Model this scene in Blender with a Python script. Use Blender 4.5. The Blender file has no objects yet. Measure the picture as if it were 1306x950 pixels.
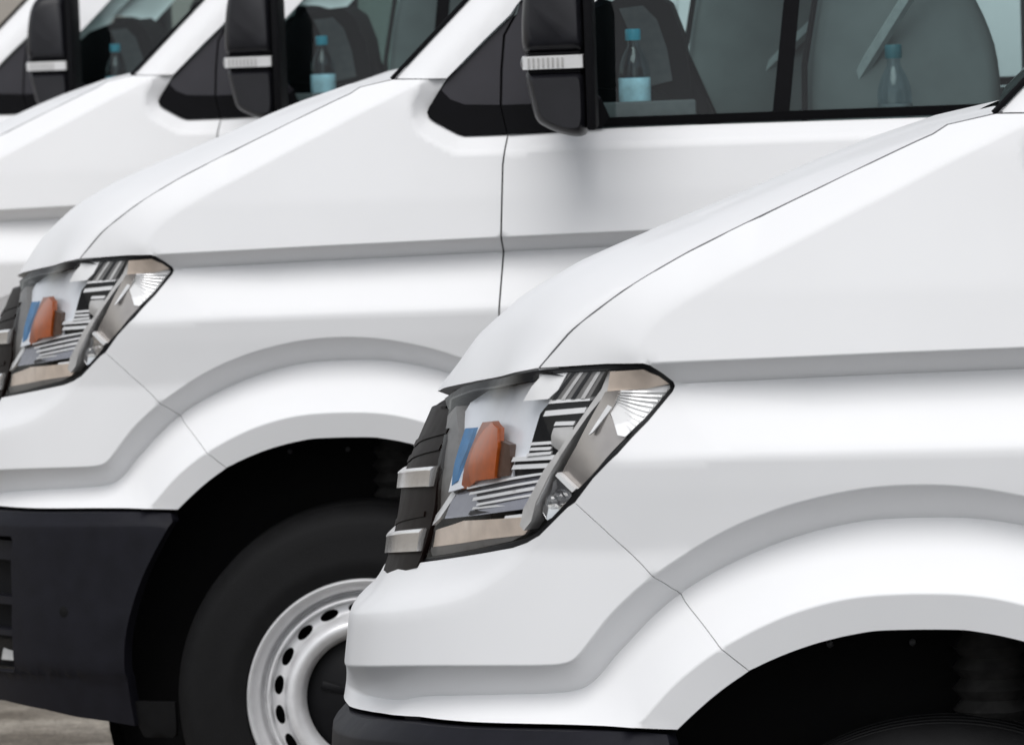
import bpy, bmesh, math, random
import numpy as np
from mathutils import Vector, Matrix
from mathutils.geometry import delaunay_2d_cdt

scene = bpy.context.scene
random.seed(4)

# ------------------------------------------------------------------ camera
PITCH, ROLL, HC = math.radians(4.55), math.radians(2.0), 1.68
cam_d = bpy.data.cameras.new("camera")
cam = bpy.data.objects.new("camera", cam_d)
scene.collection.objects.link(cam)
f_ = Vector((0, math.cos(PITCH), -math.sin(PITCH)))
r_ = Vector((1, 0, 0)); u_ = r_.cross(f_)
R_ = math.cos(ROLL) * r_ - math.sin(ROLL) * u_
U_ = math.sin(ROLL) * r_ + math.cos(ROLL) * u_
cam.matrix_world = Matrix(((R_.x, U_.x, -f_.x, 0), (R_.y, U_.y, -f_.y, 0), (R_.z, U_.z, -f_.z, HC), (0, 0, 0, 1)))
cam_d.sensor_width = 36.0
cam_d.lens = 6600.0 / 1306.0 * 36.0
cam_d.clip_start = 0.1
cam_d.clip_end = 5000
cam_d.dof.use_dof = True
cam_d.dof.focus_distance = 7.4
cam_d.dof.aperture_fstop = 14
scene.camera = cam

# ------------------------------------------------------------------ sky and sun (bright overcast)
SUN_EL, SUN_AZ = math.radians(52), math.radians(193)     # azimuth from +Y, clockwise
world = bpy.data.worlds.new("World"); scene.world = world
world.use_nodes = True
nt = world.node_tree; nt.nodes.clear()
wo = nt.nodes.new("ShaderNodeOutputWorld"); bg = nt.nodes.new("ShaderNodeBackground")
sky = nt.nodes.new("ShaderNodeTexSky"); sky.sky_type = 'NISHITA'; sky.sun_disc = False
sky.sun_elevation = SUN_EL; sky.sun_rotation = SUN_AZ
sky.air_density = 1.0; sky.dust_density = 1.0; sky.ozone_density = 1.0
hs = nt.nodes.new("ShaderNodeHueSaturation"); hs.inputs["Saturation"].default_value = 0.2
nt.links.new(sky.outputs[0], hs.inputs["Color"]); nt.links.new(hs.outputs[0], bg.inputs[0])
bg.inputs[1].default_value = 0.12
nt.links.new(bg.outputs[0], wo.inputs[0])
sl = bpy.data.lights.new("sun", 'SUN'); sl.energy = 1.5; sl.angle = math.radians(42); sl.color = (1, .985, .97)
sun = bpy.data.objects.new("sun", sl); scene.collection.objects.link(sun)
sd = Vector((math.sin(SUN_AZ) * math.cos(SUN_EL), math.cos(SUN_AZ) * math.cos(SUN_EL), math.sin(SUN_EL)))
sun.rotation_euler = sd.to_track_quat('Z', 'Y').to_euler(); sun.location = (0, 0, 20)
scene.view_settings.view_transform = 'Standard'
scene.view_settings.look = 'None'
scene.view_settings.gamma = 1.0
scene.view_settings.use_curve_mapping = False
scene.view_settings.exposure = 0.33
scene.cycles.max_bounces = 12
scene.cycles.transparent_max_bounces = 24

# ------------------------------------------------------------------ materials
def mat(name, col, rough=.5, metal=0., coat=0., spec=.5, noise=0., nscale=40., bump=0., bscale=200., trans=0., coat_rough=.03):
    m = bpy.data.materials.new(name); m.use_nodes = True
    t = m.node_tree; b = t.nodes["Principled BSDF"]
    b.inputs["Base Color"].default_value = (*col, 1); b.inputs["Roughness"].default_value = rough
    b.inputs["Metallic"].default_value = metal; b.inputs["Coat Weight"].default_value = coat
    b.inputs["Coat Roughness"].default_value = coat_rough
    b.inputs["Specular IOR Level"].default_value = spec
    b.inputs["Transmission Weight"].default_value = trans
    tc = t.nodes.new("ShaderNodeTexCoord")
    if noise:
        n = t.nodes.new("ShaderNodeTexNoise"); n.inputs["Scale"].default_value = nscale; n.inputs["Detail"].default_value = 6
        t.links.new(tc.outputs["Object"], n.inputs["Vector"])
        mr = t.nodes.new("ShaderNodeMapRange"); mr.inputs["To Min"].default_value = 1 - noise; mr.inputs["To Max"].default_value = 1 + noise
        mr.inputs["From Min"].default_value = .3; mr.inputs["From Max"].default_value = .7
        t.links.new(n.outputs["Fac"], mr.inputs["Value"])
        mx = t.nodes.new("ShaderNodeMix"); mx.data_type = 'RGBA'; mx.blend_type = 'MULTIPLY'; mx.inputs["Factor"].default_value = 1
        mx.inputs["A"].default_value = (*col, 1)
        t.links.new(mr.outputs[0], mx.inputs["B"]); t.links.new(mx.outputs["Result"], b.inputs["Base Color"])
        m2 = t.nodes.new("ShaderNodeMapRange"); m2.inputs["To Min"].default_value = max(rough - .06, .02); m2.inputs["To Max"].default_value = rough + .06
        t.links.new(n.outputs["Fac"], m2.inputs["Value"]); t.links.new(m2.outputs[0], b.inputs["Roughness"])
    if bump:
        n = t.nodes.new("ShaderNodeTexNoise"); n.inputs["Scale"].default_value = bscale; n.inputs["Detail"].default_value = 3
        t.links.new(tc.outputs["Object"], n.inputs["Vector"])
        bp = t.nodes.new("ShaderNodeBump"); bp.inputs["Strength"].default_value = bump; bp.inputs["Distance"].default_value = .002
        t.links.new(n.outputs["Fac"], bp.inputs["Height"]); t.links.new(bp.outputs[0], b.inputs["Normal"])
    return m

def glass(name, tint, gloss=1.0, rough=.0, ior=1.5):
    m = bpy.data.materials.new(name); m.use_nodes = True
    t = m.node_tree; t.nodes.clear()
    o = t.nodes.new("ShaderNodeOutputMaterial"); tr = t.nodes.new("ShaderNodeBsdfTransparent"); tr.inputs[0].default_value = (*tint, 1)
    gl = t.nodes.new("ShaderNodeBsdfGlossy"); gl.inputs["Roughness"].default_value = rough; gl.inputs[0].default_value = (gloss, gloss, gloss, 1)
    lw = t.nodes.new("ShaderNodeLayerWeight"); f0 = ((ior - 1) / (ior + 1)) ** 2 * 2
    pw = t.nodes.new("ShaderNodeMath"); pw.operation = 'POWER'; pw.inputs[1].default_value = 5
    ma = t.nodes.new("ShaderNodeMath"); ma.operation = 'MULTIPLY_ADD'; ma.inputs[1].default_value = 1 - f0; ma.inputs[2].default_value = f0
    t.links.new(lw.outputs["Facing"], pw.inputs[0]); t.links.new(pw.outputs[0], ma.inputs[0])
    mx = t.nodes.new("ShaderNodeMixShader")
    t.links.new(ma.outputs[0], mx.inputs[0]); t.links.new(tr.outputs[0], mx.inputs[1]); t.links.new(gl.outputs[0], mx.inputs[2])
    t.links.new(mx.outputs[0], o.inputs[0])
    return m

M = {}
M['paint'] = mat("white_paint", (.79, .792, .80), .45, coat=.10, noise=.012, nscale=6, coat_rough=.05, spec=.10)
M['plastic'] = mat("charcoal_plastic", (.0075, .0075, .0115), .55, spec=.2, noise=.2, nscale=25, bump=.12, bscale=900)
M['sail'] = mat("charcoal_gloss", (.019, .018, .024), .42, noise=.1, nscale=20, spec=.3)
M['rubber'] = mat("black_rubber", (.003, .003, .004), .75, spec=.12, noise=.2, nscale=60)
M['liner'] = mat("black_liner", (.004, .004, .0045), .8, noise=.3, nscale=50, spec=.2)
M['tyre'] = mat("tyre_rubber", (.0045, .0045, .005), .75, spec=.22, noise=.25, nscale=30, bump=.2, bscale=300)
M['rim'] = mat("silver_wheel_paint", (.70, .70, .71), .36, metal=.25, noise=.08, nscale=30)
M['cap'] = mat("black_cap", (.004, .004, .005), .5, spec=.2, noise=.15, nscale=40)
M['chrome'] = mat("chrome", (.78, .78, .79), .06, metal=1, noise=.02, nscale=20)
M['chrome_soft'] = mat("satin_chrome", (.80, .79, .78), .22, metal=.8, noise=.06, nscale=40)
M['silver'] = mat("silver_plastic", (.56, .55, .54), .30, metal=.3, noise=.08, nscale=60)
M['bezel'] = mat("grey_bezel", (.17, .165, .16), .35, metal=.2, noise=.15, nscale=60)
M['mirror'] = mat('mirror_plastic', (.010, .010, .013), .40, noise=.15, nscale=30, spec=.35)
M['tray'] = mat('tray_chrome', (.36, .36, .40), .16, metal=.75, noise=.12, nscale=30)
M['slope'] = mat('marker_chrome', (.50, .465, .44), .2, metal=.7, noise=.1, nscale=25)
M['seam'] = mat('seam_shade', (.12, .12, .125), .7, noise=.1, nscale=40)  # grey that paints in the shade of the hood gap
M['dark'] = mat("lamp_black", (.006, .006, .007), .4, spec=.25, noise=.2, nscale=60)
M['gloss_black'] = mat("grille_black", (.006, .003, .0025), .5, spec=.06, noise=.1, nscale=30)
M['brown'] = mat("smoked_plastic", (.09, .05, .035), .25, noise=.2, nscale=60)
M['beige'] = mat("ground_tinted_reflector", (.80, .68, .58), .35, metal=.2, noise=.12, nscale=30)  # beige stands in for ground mirrored in the lamp reflectors
M['amber'] = mat("amber_lens", (.36, .072, .008), .35, coat=.15, spec=.4, noise=.15, nscale=70)
M['blue'] = mat("reflection_blue", (.05, .20, .42), .5, coat=0, spec=.2, noise=.2, nscale=50)  # colour of a blue light reflection inside the lamp
M['white_plastic'] = mat("white_lamp_plastic", (.86, .86, .86), .25, coat=.5, noise=.02, nscale=40)
M['fin'] = mat('bright_fin', (.80, .80, .80), .2, metal=.25, noise=.04, nscale=40)
M['bowl'] = mat('lamp_reflector', (.86, .89, .94), .3, metal=.15, noise=.04, nscale=30)
M['lens'] = glass("clear_lens", (.97, .97, .97), gloss=.35, ior=1.42)
M['clear'] = glass("clear_bulb", (.9, .9, .9), ior=1.6)
M['glass'] = glass("tinted_glass", (.69, .80, .80), gloss=.3, ior=1.5)
M['windscreen'] = glass("windscreen_glass", (.74, .87, .86), gloss=.5, ior=1.5)
M['fabric'] = mat("seat_fabric", (.19, .205, .205), .9, noise=.08, nscale=18, spec=.2)
M['shell'] = mat('seat_shell', (.10, .108, .108), .7, noise=.1, nscale=20)
M['belt'] = mat('belt_web', (.36, .39, .39), .7, noise=.1, nscale=60)
M['dash'] = mat("dash_plastic", (.006, .006, .007), .8, spec=.15, noise=.2, nscale=60)
M['dashgrey'] = mat("grey_trim", (.12, .122, .125), .6, noise=.15, nscale=60)
M['headliner'] = mat("headliner_cloth", (.42, .43, .42), .9, noise=.1, nscale=80)
M['cloth'] = mat("carpet", (.03, .03, .03), .9, noise=.2, nscale=80)
M['water'] = glass("bottle_plastic", (.80, .88, .92), ior=1.35)
M['label'] = mat("blue_label", (.58, .88, 1.0), .5, noise=.25, nscale=35)
M['bcap'] = mat("teal_cap", (.04, .46, .62), .45, noise=.1, nscale=80)
M['label_dim'] = mat('dimmed_label', (.12, .15, .16), .5, noise=.2, nscale=35)  # label and cap colours darkened to paint this bottle dim
M['bcap_dim'] = mat('dimmed_cap', (.03, .14, .17), .5, noise=.1, nscale=80)
M['iron'] = mat("dusty_steel", (.028, .027, .026), .6, noise=.4, nscale=60)
M['red'] = mat("red_lens", (.45, .02, .02), .2, coat=.6, noise=.1, nscale=50)

# ------------------------------------------------------------------ object helpers
coll = scene.collection
def link(name, me, m, parent=None, angle=50):
    o = bpy.data.objects.new(name, me); coll.objects.link(o)
    if m is not None and not me.materials: me.materials.append(m)
    if parent is not None: o.parent = parent
    me.shade_smooth()
    me.set_sharp_from_angle(angle=math.radians(angle))
    return o
def mesh(name, V, Fc, m, parent=None, angle=50):
    me = bpy.data.meshes.new(name); me.from_pydata([tuple(map(float, v)) for v in V], [], [tuple(map(int, f)) for f in Fc]); me.update()
    return link(name, me, m, parent, angle)
def bm_obj(name, bm, m, parent=None, angle=40):
    bmesh.ops.recalc_face_normals(bm, faces=bm.faces)
    me = bpy.data.meshes.new(name); bm.to_mesh(me); bm.free()
    return link(name, me, m, parent, angle)
def box_bm(bm, c, s, rot=None, bev=0.0, seg=2):
    r = bmesh.ops.create_cube(bm, size=1.0); vs = r['verts']
    bmesh.ops.scale(bm, vec=s, verts=vs)
    if bev > 0:
        es = list({e for v in vs for e in v.link_edges})
        g = bmesh.ops.bevel(bm, geom=es, offset=bev, segments=seg, affect='EDGES', profile=.5)
        vs = list({v for f in g['faces'] for v in f.verts} | {v for v in vs if v.is_valid})
    if rot is not None: bmesh.ops.rotate(bm, cent=(0, 0, 0), matrix=rot, verts=vs)
    bmesh.ops.translate(bm, vec=c, verts=vs)
def box(name, c, s, m, parent, rot=None, bev=.004):
    bm = bmesh.new(); box_bm(bm, c, s, rot, bev); return bm_obj(name, bm, m, parent)
def tube_bm(bm, pts, r, n=10):
    pts = [Vector(p) for p in pts]; rings = []
    for i, p in enumerate(pts):
        d = (pts[min(i + 1, len(pts) - 1)] - pts[max(i - 1, 0)]).normalized()
        a = d.orthogonal().normalized() if i == 0 else (a - d * a.dot(d)).normalized()
        b = d.cross(a); rr = r[i] if hasattr(r, '__len__') else r
        rings.append([bm.verts.new(p + rr * (math.cos(2 * math.pi * k / n) * a + math.sin(2 * math.pi * k / n) * b)) for k in range(n)])
    for A, B in zip(rings, rings[1:]):
        for k in range(n): bm.faces.new((A[k], A[(k + 1) % n], B[(k + 1) % n], B[k]))
    bm.faces.new(rings[0][::-1]); bm.faces.new(rings[-1])
def tube(name, pts, r, m, parent, n=10):
    bm = bmesh.new(); tube_bm(bm, pts, r, n); return bm_obj(name, bm, m, parent)
def lathe(name, prof, m, parent, centre, axis='Y', n=64, closed=False, angle=35):
    """prof: list of (radius, along-axis)"""
    V, Fc = [], []; c = Vector(centre)
    for k in range(n):
        t = 2 * math.pi * k / n
        for r, a in prof:
            if axis == 'Y': V.append(c + Vector((r * math.cos(t), a, r * math.sin(t))))
            else: V.append(c + Vector((r * math.cos(t), r * math.sin(t), a)))
    p = len(prof)
    for k in range(n):
        k2 = (k + 1) % n
        for i in range(p if closed else p - 1):
            i2 = (i + 1) % p
            Fc.append((k * p + i, k * p + i2, k2 * p + i2, k2 * p + i))
    bm = bmesh.new(); me = bpy.data.meshes.new(name); me.from_pydata([tuple(v) for v in V], [], Fc); bm.from_mesh(me); bpy.data.meshes.remove(me)
    bmesh.ops.remove_doubles(bm, verts=bm.verts, dist=1e-6)
    return bm_obj(name, bm, m, parent, angle)
def empty(name, label, cat, group=None):
    o = bpy.data.objects.new(name, None); coll.objects.link(o); o.empty_display_size = .2
    o['label'] = label; o['category'] = cat
    if group: o['group'] = group
    return o
def mirror_obj(o, parent):
    """the same part on the other side of the van (y -> -y), children too"""
    me = o.data.copy()
    co = np.empty(len(me.vertices) * 3); me.vertices.foreach_get('co', co); co = co.reshape(-1, 3); co[:, 1] *= -1
    me.vertices.foreach_set('co', co.ravel()); me.flip_normals(); me.update()
    c = bpy.data.objects.new(o.name.split('.')[0], me); coll.objects.link(c); c.parent = parent
    for ch in list(o.children): mirror_obj(ch, c)
    return c

# ------------------------------------------------------------------ outlines of the van's panels, in metres
# (s, z): s runs along the skin from the middle of the nose round to the side, z is height
D = {
    'hl_top': [(0.4022, 1.094), (0.5073, 1.1165), (0.6333, 1.1316), (0.8713, 1.1485), (0.912, 1.1528), (0.97, 1.156), (1.0401, 1.1598), (1.1019, 1.161), (1.1102, 1.1582), (1.1214, 1.1473), (1.1298, 1.1355), (1.1309, 1.13), (1.1292, 1.1237)],
    'hl_back': [(1.1292, 1.1237), (1.1012, 1.087), (1.0624, 1.0463), (1.0214, 1.0144), (0.987, 0.983)],
    'hl_bot': [(0.987, 0.983), (0.9753, 0.9758), (0.9415, 0.9508), (0.9212, 0.9368), (0.894, 0.9266), (0.8588, 0.9186), (0.7747, 0.9081), (0.6627, 0.8947), (0.5524, 0.8809)],
    'hl_in': [(0.5524, 0.8809), (0.5535, 0.9053), (0.5546, 0.9266), (0.558, 1.004), (0.5349, 1.041), (0.4992, 1.0776), (0.4022, 1.094)],
    'hood_front': [(0.153, 1.088), (0.505, 1.118), (0.631, 1.133), (0.872, 1.15), (0.923, 1.155)],
    'seam_hood': [(0.9119, 1.154), (0.9472, 1.1804), (0.9773, 1.2041), (1.0179, 1.2288), (1.0603, 1.2547), (1.1121, 1.2825), (1.1537, 1.3037), (1.1958, 1.3223), (1.2414, 1.3417), (1.3313, 1.3789), (1.4084, 1.412), (1.4596, 1.434), (1.4862, 1.4447), (1.5017, 1.4547)],
    'shoulder': [(1.5946, 1.4473), (1.5499, 1.4272), (1.4976, 1.4031), (1.4452, 1.3769), (1.3923, 1.3526), (1.3256, 1.3206), (1.258, 1.2889), (1.2374, 1.2791), (1.1958, 1.2566), (1.1593, 1.2378), (1.131, 1.2199), (1.108, 1.1993), (1.0967, 1.1782)],
    'stripe_t': [(1.1094, 1.1616), (1.1837, 1.1648), (1.2586, 1.1662), (1.4277, 1.1674), (1.5967, 1.1673)],
    'stripe_b': [(1.1316, 1.1339), (1.1957, 1.1332), (1.2444, 1.1348), (1.4194, 1.1346), (1.5921, 1.1351)],
    'mid': [(1.0635, 1.0375), (1.1348, 1.0414), (1.2551, 1.0436), (1.4243, 1.0451), (1.5939, 1.0463)],
    'seam_b': [(0.987, 0.9817), (1.0467, 0.9387), (1.1043, 0.887), (1.1147, 0.8576), (1.164, 0.8255), (1.201, 0.7975), (1.2156, 0.7832), (1.234, 0.7668)],
    'Le': [(1.1361, 0.6901), (1.1589, 0.7109), (1.1925, 0.739), (1.234, 0.7668), (1.2745, 0.7851), (1.3145, 0.7994), (1.3541, 0.8096), (1.3819, 0.8146), (1.4011, 0.8174), (1.4486, 0.818), (1.4802, 0.8165), (1.5196, 0.8117), (1.5591, 0.8037), (1.5867, 0.7963)],
    'Lf': [(1.0876, 0.6961), (1.1034, 0.7143), (1.1372, 0.7504), (1.1708, 0.777), (1.201, 0.7975), (1.2389, 0.818), (1.2656, 0.8305), (1.2986, 0.8439), (1.3497, 0.8582), (1.3953, 0.8646), (1.4411, 0.8661), (1.4798, 0.8647), (1.5183, 0.8597), (1.5889, 0.842)],
    'Li': [(0.543, 0.693), (0.5831, 0.6997), (0.7605, 0.7144), (0.9089, 0.7232), (0.9634, 0.7295), (0.9937, 0.75), (1.013, 0.7717), (1.042, 0.7967), (1.074, 0.8265), (1.1147, 0.8576), (1.1646, 0.8855), (1.2084, 0.9055), (1.2758, 0.9303), (1.3377, 0.9456), (1.3855, 0.9531), (1.4326, 0.955), (1.4721, 0.9545), (1.5115, 0.952), (1.5847, 0.9409)],
    'Lo': [(0.4514, 0.731), (0.6865, 0.7536), (0.835, 0.7628), (0.9328, 0.7668), (0.974, 0.77), (0.9907, 0.7791), (1.01, 0.8009), (1.041, 0.836), (1.0768, 0.8669), (1.1043, 0.8877), (1.1629, 0.924), (1.2146, 0.9506), (1.2702, 0.9715), (1.3112, 0.9834), (1.3697, 0.9958), (1.4221, 1.0016), (1.4738, 1.0007), (1.5254, 0.9959), (1.591, 0.9829)],
    'bump_bot': [(0.366, 0.668), (0.4552, 0.666), (0.6629, 0.6804), (0.7945, 0.6841), (0.8914, 0.6875), (1.0314, 0.6919), (1.0858, 0.6929), (1.1361, 0.6901)],
    'bump_top': [(0.374, 0.851), (0.564, 0.881)],
    'chrome_lo_t': [(0.245, 0.9), (0.55, 0.929)],
    'chrome_lo_b': [(0.181, 0.862), (0.558, 0.897)],
    'chrome_up_t': [(0.159, 0.978), (0.545, 1.011)],
    'chrome_up_b': [(0.163, 0.952), (0.549, 0.984)],
    'grille_top': [(0.234, 1.054), (0.481, 1.075)],
    'groove': [(0.405, 0.631), (0.596, 0.642)],
    'cowl': [(1.436, 1.456), (1.508, 1.455)],
    'ridge': [(1.34, 1.419), (1.396, 1.439), (1.436, 1.456)],
    'lens_in': [(0.4683, 1.0957), (0.5809, 1.1139), (0.7363, 1.127), (0.8897, 1.1366), (0.9155, 1.147), (0.9662, 1.1498), (1.0242, 1.1513), (1.1001, 1.1542), (1.1154, 1.1441), (1.1246, 1.133), (1.1251, 1.1272), (1.0951, 1.0891), (1.0551, 1.0484), (1.014, 1.0156), (0.9853, 0.9944), (0.9684, 0.9796), (0.9349, 0.9547), (0.9134, 0.9406), (0.8873, 0.9317), (0.8503, 0.9257), (0.7571, 0.913), (0.6598, 0.9), (0.5576, 0.8869), (0.5556, 0.9319), (0.5599, 1.0041), (0.5404, 1.0414), (0.5052, 1.0765)],
    'p_bowl': [(0.5324, 1.082), (0.5334, 1.0944), (0.5819, 1.1131), (0.7374, 1.1265), (0.8898, 1.1353), (0.9043, 1.142), (0.934, 1.1158), (0.9183, 1.0957), (0.8978, 1.0647), (0.8756, 1.0379), (0.833, 1.0334), (0.8315, 1.0105), (0.671, 0.9897), (0.6094, 0.9794), (0.5969, 1.0226)],
    'p_amber': [(0.6662, 1.0695), (0.7255, 1.0735), (0.7793, 1.0676), (0.7915, 1.048), (0.7844, 1.0101), (0.7207, 1.0045), (0.6821, 0.9938), (0.6532, 0.9901), (0.6568, 1.008), (0.6634, 1.0423)],
    'p_brown': [(0.7798, 1.0596), (0.8276, 1.052), (0.8314, 1.0226), (0.8269, 1.0112), (0.7809, 1.0078), (0.7857, 1.0316)],
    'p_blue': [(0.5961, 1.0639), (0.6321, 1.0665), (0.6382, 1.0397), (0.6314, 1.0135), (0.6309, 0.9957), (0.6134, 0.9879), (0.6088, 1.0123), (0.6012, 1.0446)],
    'p_white': [(0.9184, 1.1454), (0.967, 1.1483), (0.9539, 1.1265), (0.936, 1.1145), (0.8758, 1.111), (0.8954, 1.13)],
    'p_vent': [(0.9701, 1.148), (1.0311, 1.15), (1.007, 1.1157), (0.9339, 1.1126), (0.955, 1.1265)],
    'p_black': [(0.9339, 1.1137), (1.007, 1.1168), (0.9972, 1.0991), (0.9773, 1.0687), (0.9414, 1.0364), (0.9281, 1.0148), (0.8336, 1.0079), (0.833, 1.0334), (0.8728, 1.0379), (0.9064, 1.0942)],
    'p_barrel': [(0.9406, 1.0766), (0.9772, 1.0787), (0.9747, 1.066), (0.9692, 1.0554), (0.9497, 1.0471), (0.9349, 1.0548), (0.935, 1.0654)],
    'p_div': [(1.032, 1.1503), (1.0422, 1.1505), (1.0296, 1.1228), (1.007, 1.0978), (0.9837, 1.0688), (0.9607, 1.0407), (0.9388, 1.0124), (0.916, 0.9798), (0.9076, 0.9555), (0.8941, 0.943), (0.8854, 0.9494), (0.8917, 0.971), (0.9141, 0.9985), (0.9326, 1.0229), (0.9577, 1.0473), (0.9783, 1.0713), (1.0021, 1.1018), (1.0215, 1.1268)],
    'p_side_top': [(1.0428, 1.1503), (1.0988, 1.1533), (1.1148, 1.1436), (1.1239, 1.1325), (1.0969, 1.1276), (1.056, 1.1262), (1.0352, 1.1247)],
    'p_flute': [(1.0575, 1.1267), (1.097, 1.1281), (1.1238, 1.1314), (1.1241, 1.1272), (1.0951, 1.0896), (1.0727, 1.0673), (1.0596, 1.0694), (1.0406, 1.0965)],
    'p_slope': [(1.0336, 1.1241), (1.0566, 1.1262), (1.04, 1.0958), (1.0597, 1.0689), (1.0713, 1.0668), (1.0139, 1.0169), (0.9864, 0.9987), (0.9534, 1.0181), (0.9839, 1.053), (1.0071, 1.086)],
    'p_tick': [(0.9542, 1.0194), (0.9878, 0.999), (0.9808, 0.9943), (0.9493, 1.0153)],
    'p_bulb': [(0.9321, 1.0016), (0.9493, 1.0114), (0.9783, 0.9922), (0.9728, 0.9814), (0.9497, 0.9648), (0.929, 0.9562), (0.9165, 0.9665), (0.9192, 0.9826)],
    'p_tray': [(0.6716, 0.9878), (0.8336, 1.0079), (0.9214, 1.0168), (0.8918, 0.975), (0.8941, 0.9711), (0.6089, 0.9437), (0.6108, 0.974)],
    'p_beige': [(0.548, 0.9213), (0.6683, 0.9442), (0.8882, 0.9598), (0.8971, 0.9494), (0.876, 0.9353), (0.7547, 0.924), (0.5586, 0.9013)],
    'p_low': [(0.5589, 0.9008), (0.7548, 0.9235), (0.8761, 0.9348), (0.9056, 0.943), (0.8499, 0.9268), (0.7569, 0.9138), (0.5697, 0.8897)],
    'p_col': [(0.5052, 1.0765), (0.5213, 1.0897), (0.5667, 1.0592), (0.5955, 1.0225), (0.6059, 0.9847), (0.589, 0.9479), (0.5601, 0.9322), (0.5599, 1.0041), (0.5404, 1.0414)],
    'p_edge': [(1.0518, 1.1288), (1.0595, 1.1267), (1.0391, 1.0979), (1.0185, 1.073), (1.0123, 1.069), (1.0316, 1.0992)],
    'p_edge2': [(0.6748, 0.9907), (0.8335, 1.0098), (0.9191, 1.0183), (0.92, 1.0154), (0.8336, 1.0063), (0.6759, 0.987)],
    'p_edge3': [(0.607, 0.9807), (0.6196, 0.9759), (0.5876, 0.9423), (0.5633, 0.9283), (0.5496, 0.9273), (0.5825, 0.9558)],
    'p_edge4': [(0.9577, 1.0446), (0.9748, 1.0621), (0.9773, 1.0608), (0.9495, 1.0259), (0.9275, 0.9935), (0.9138, 0.9744), (0.9098, 0.9796), (0.9324, 1.0123)],
    'bars': [(0.9339, 1.1126), (1.007, 1.117), (0.9227, 1.095), (0.9978, 1.1002), (0.9416, 1.082), (0.9786, 1.0832), (0.8844, 1.0545), (0.9371, 1.0575), (0.8841, 1.0478), (0.9327, 1.05), (0.8757, 1.0401), (0.9327, 1.0441), (0.833, 1.0329), (0.938, 1.0384), (0.8333, 1.0227), (0.9327, 1.0277)],
    'traybars': [(0.6933, 0.9563), (0.8904, 0.9755), (0.8181, 0.9544), (0.8925, 0.9614), (0.7029, 0.9628), (0.8844, 0.9788)],
    'pil_front': [(1.566, 1.467), (1.709, 1.606)],
    'pil_back': [(1.67, 1.465), (1.743, 1.534), (1.791, 1.577), (1.803, 1.594), (1.806, 1.604)],
    'pil_base': [(1.566, 1.467), (1.67, 1.466)],
    'sail': [(1.67, 1.465), (1.651, 1.44), (1.634, 1.414), (1.63, 1.405), (1.633, 1.396), (1.643, 1.388), (1.685, 1.364), (1.698, 1.36), (1.777, 1.36), (1.869, 1.36), (1.951, 1.363)],
    'sail_lower': [(1.655, 1.446), (1.674, 1.426), (1.7, 1.416), (1.759, 1.413), (1.825, 1.412)],
    'sail_seam': [(1.797, 1.575), (1.776, 1.54), (1.769, 1.475), (1.766, 1.413)],
    'door_seam': [(1.774, 1.3586), (1.7682, 1.307), (1.7611, 1.1796), (1.7514, 1.0341)],
    'sill_b': [(1.942, 1.366), (2.122, 1.368), (2.339, 1.365), (2.607, 1.364)],
    'sill_t': [(1.962, 1.386), (2.122, 1.381), (2.292, 1.382), (2.452, 1.382), (2.635, 1.385)],
    'divider': [(2.289, 1.586), (2.318, 1.585), (2.292, 1.382), (2.261, 1.382)],
    'lb_rear': [(1.133, 0.687), (1.143, 0.687), (1.099, 0.62), (1.065, 0.558), (1.044, 0.501), (1.028, 0.448), (1.023, 0.371), (1.025, 0.285)],
    'lb_bot': [(0.688, 0.312), (0.811, 0.306), (0.895, 0.296), (0.965, 0.292), (1.025, 0.282)],
    'lb_top': [(0.715, 0.677), (0.933, 0.686), (1.133, 0.687)],
    'lb_chamf': [(0.715, 0.661), (0.899, 0.667), (1.05, 0.67)],
    'lb_step': [(0.694, 0.371), (0.85, 0.379), (0.959, 0.382)],
    'fog': [(0.716, 0.632), (0.783, 0.634), (0.751, 0.619), (0.743, 0.599), (0.747, 0.517), (0.752, 0.445), (0.759, 0.392), (0.756, 0.377), (0.694, 0.37)],
    'plug': [(0.91, 0.499)],
    'flap': [(1.025, 0.282), (1.03, 0.263), (1.035, 0.26), (1.092, 0.261), (1.1, 0.267), (1.104, 0.282)],
    'cover_rim': [(1.665, 1.459), (1.631, 1.421), (1.608, 1.389), (1.614, 1.368), (1.635, 1.352), (1.668, 1.336), (1.724, 1.331), (1.77, 1.331)],
    'stripe_tB': [(1.1502, 1.1669), (1.4167, 1.1724), (1.7588, 1.1768), (2.0029, 1.1793)],
    'stripe_bB': [(1.1458, 1.1403), (1.4043, 1.1414), (1.7519, 1.1451), (1.947, 1.1466)],
}
CP = np.array([(0,0),(-.004,.1),(-.016,.22),(-.05,.40),(-.115,.57),(-.225,.72),(-.38,.83),(-.6,.91),(-.9,.955),(-1.3,.98),(-1.9,.99),(-2.6,.99),(-5.8,.99)])
XC = .88
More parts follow.
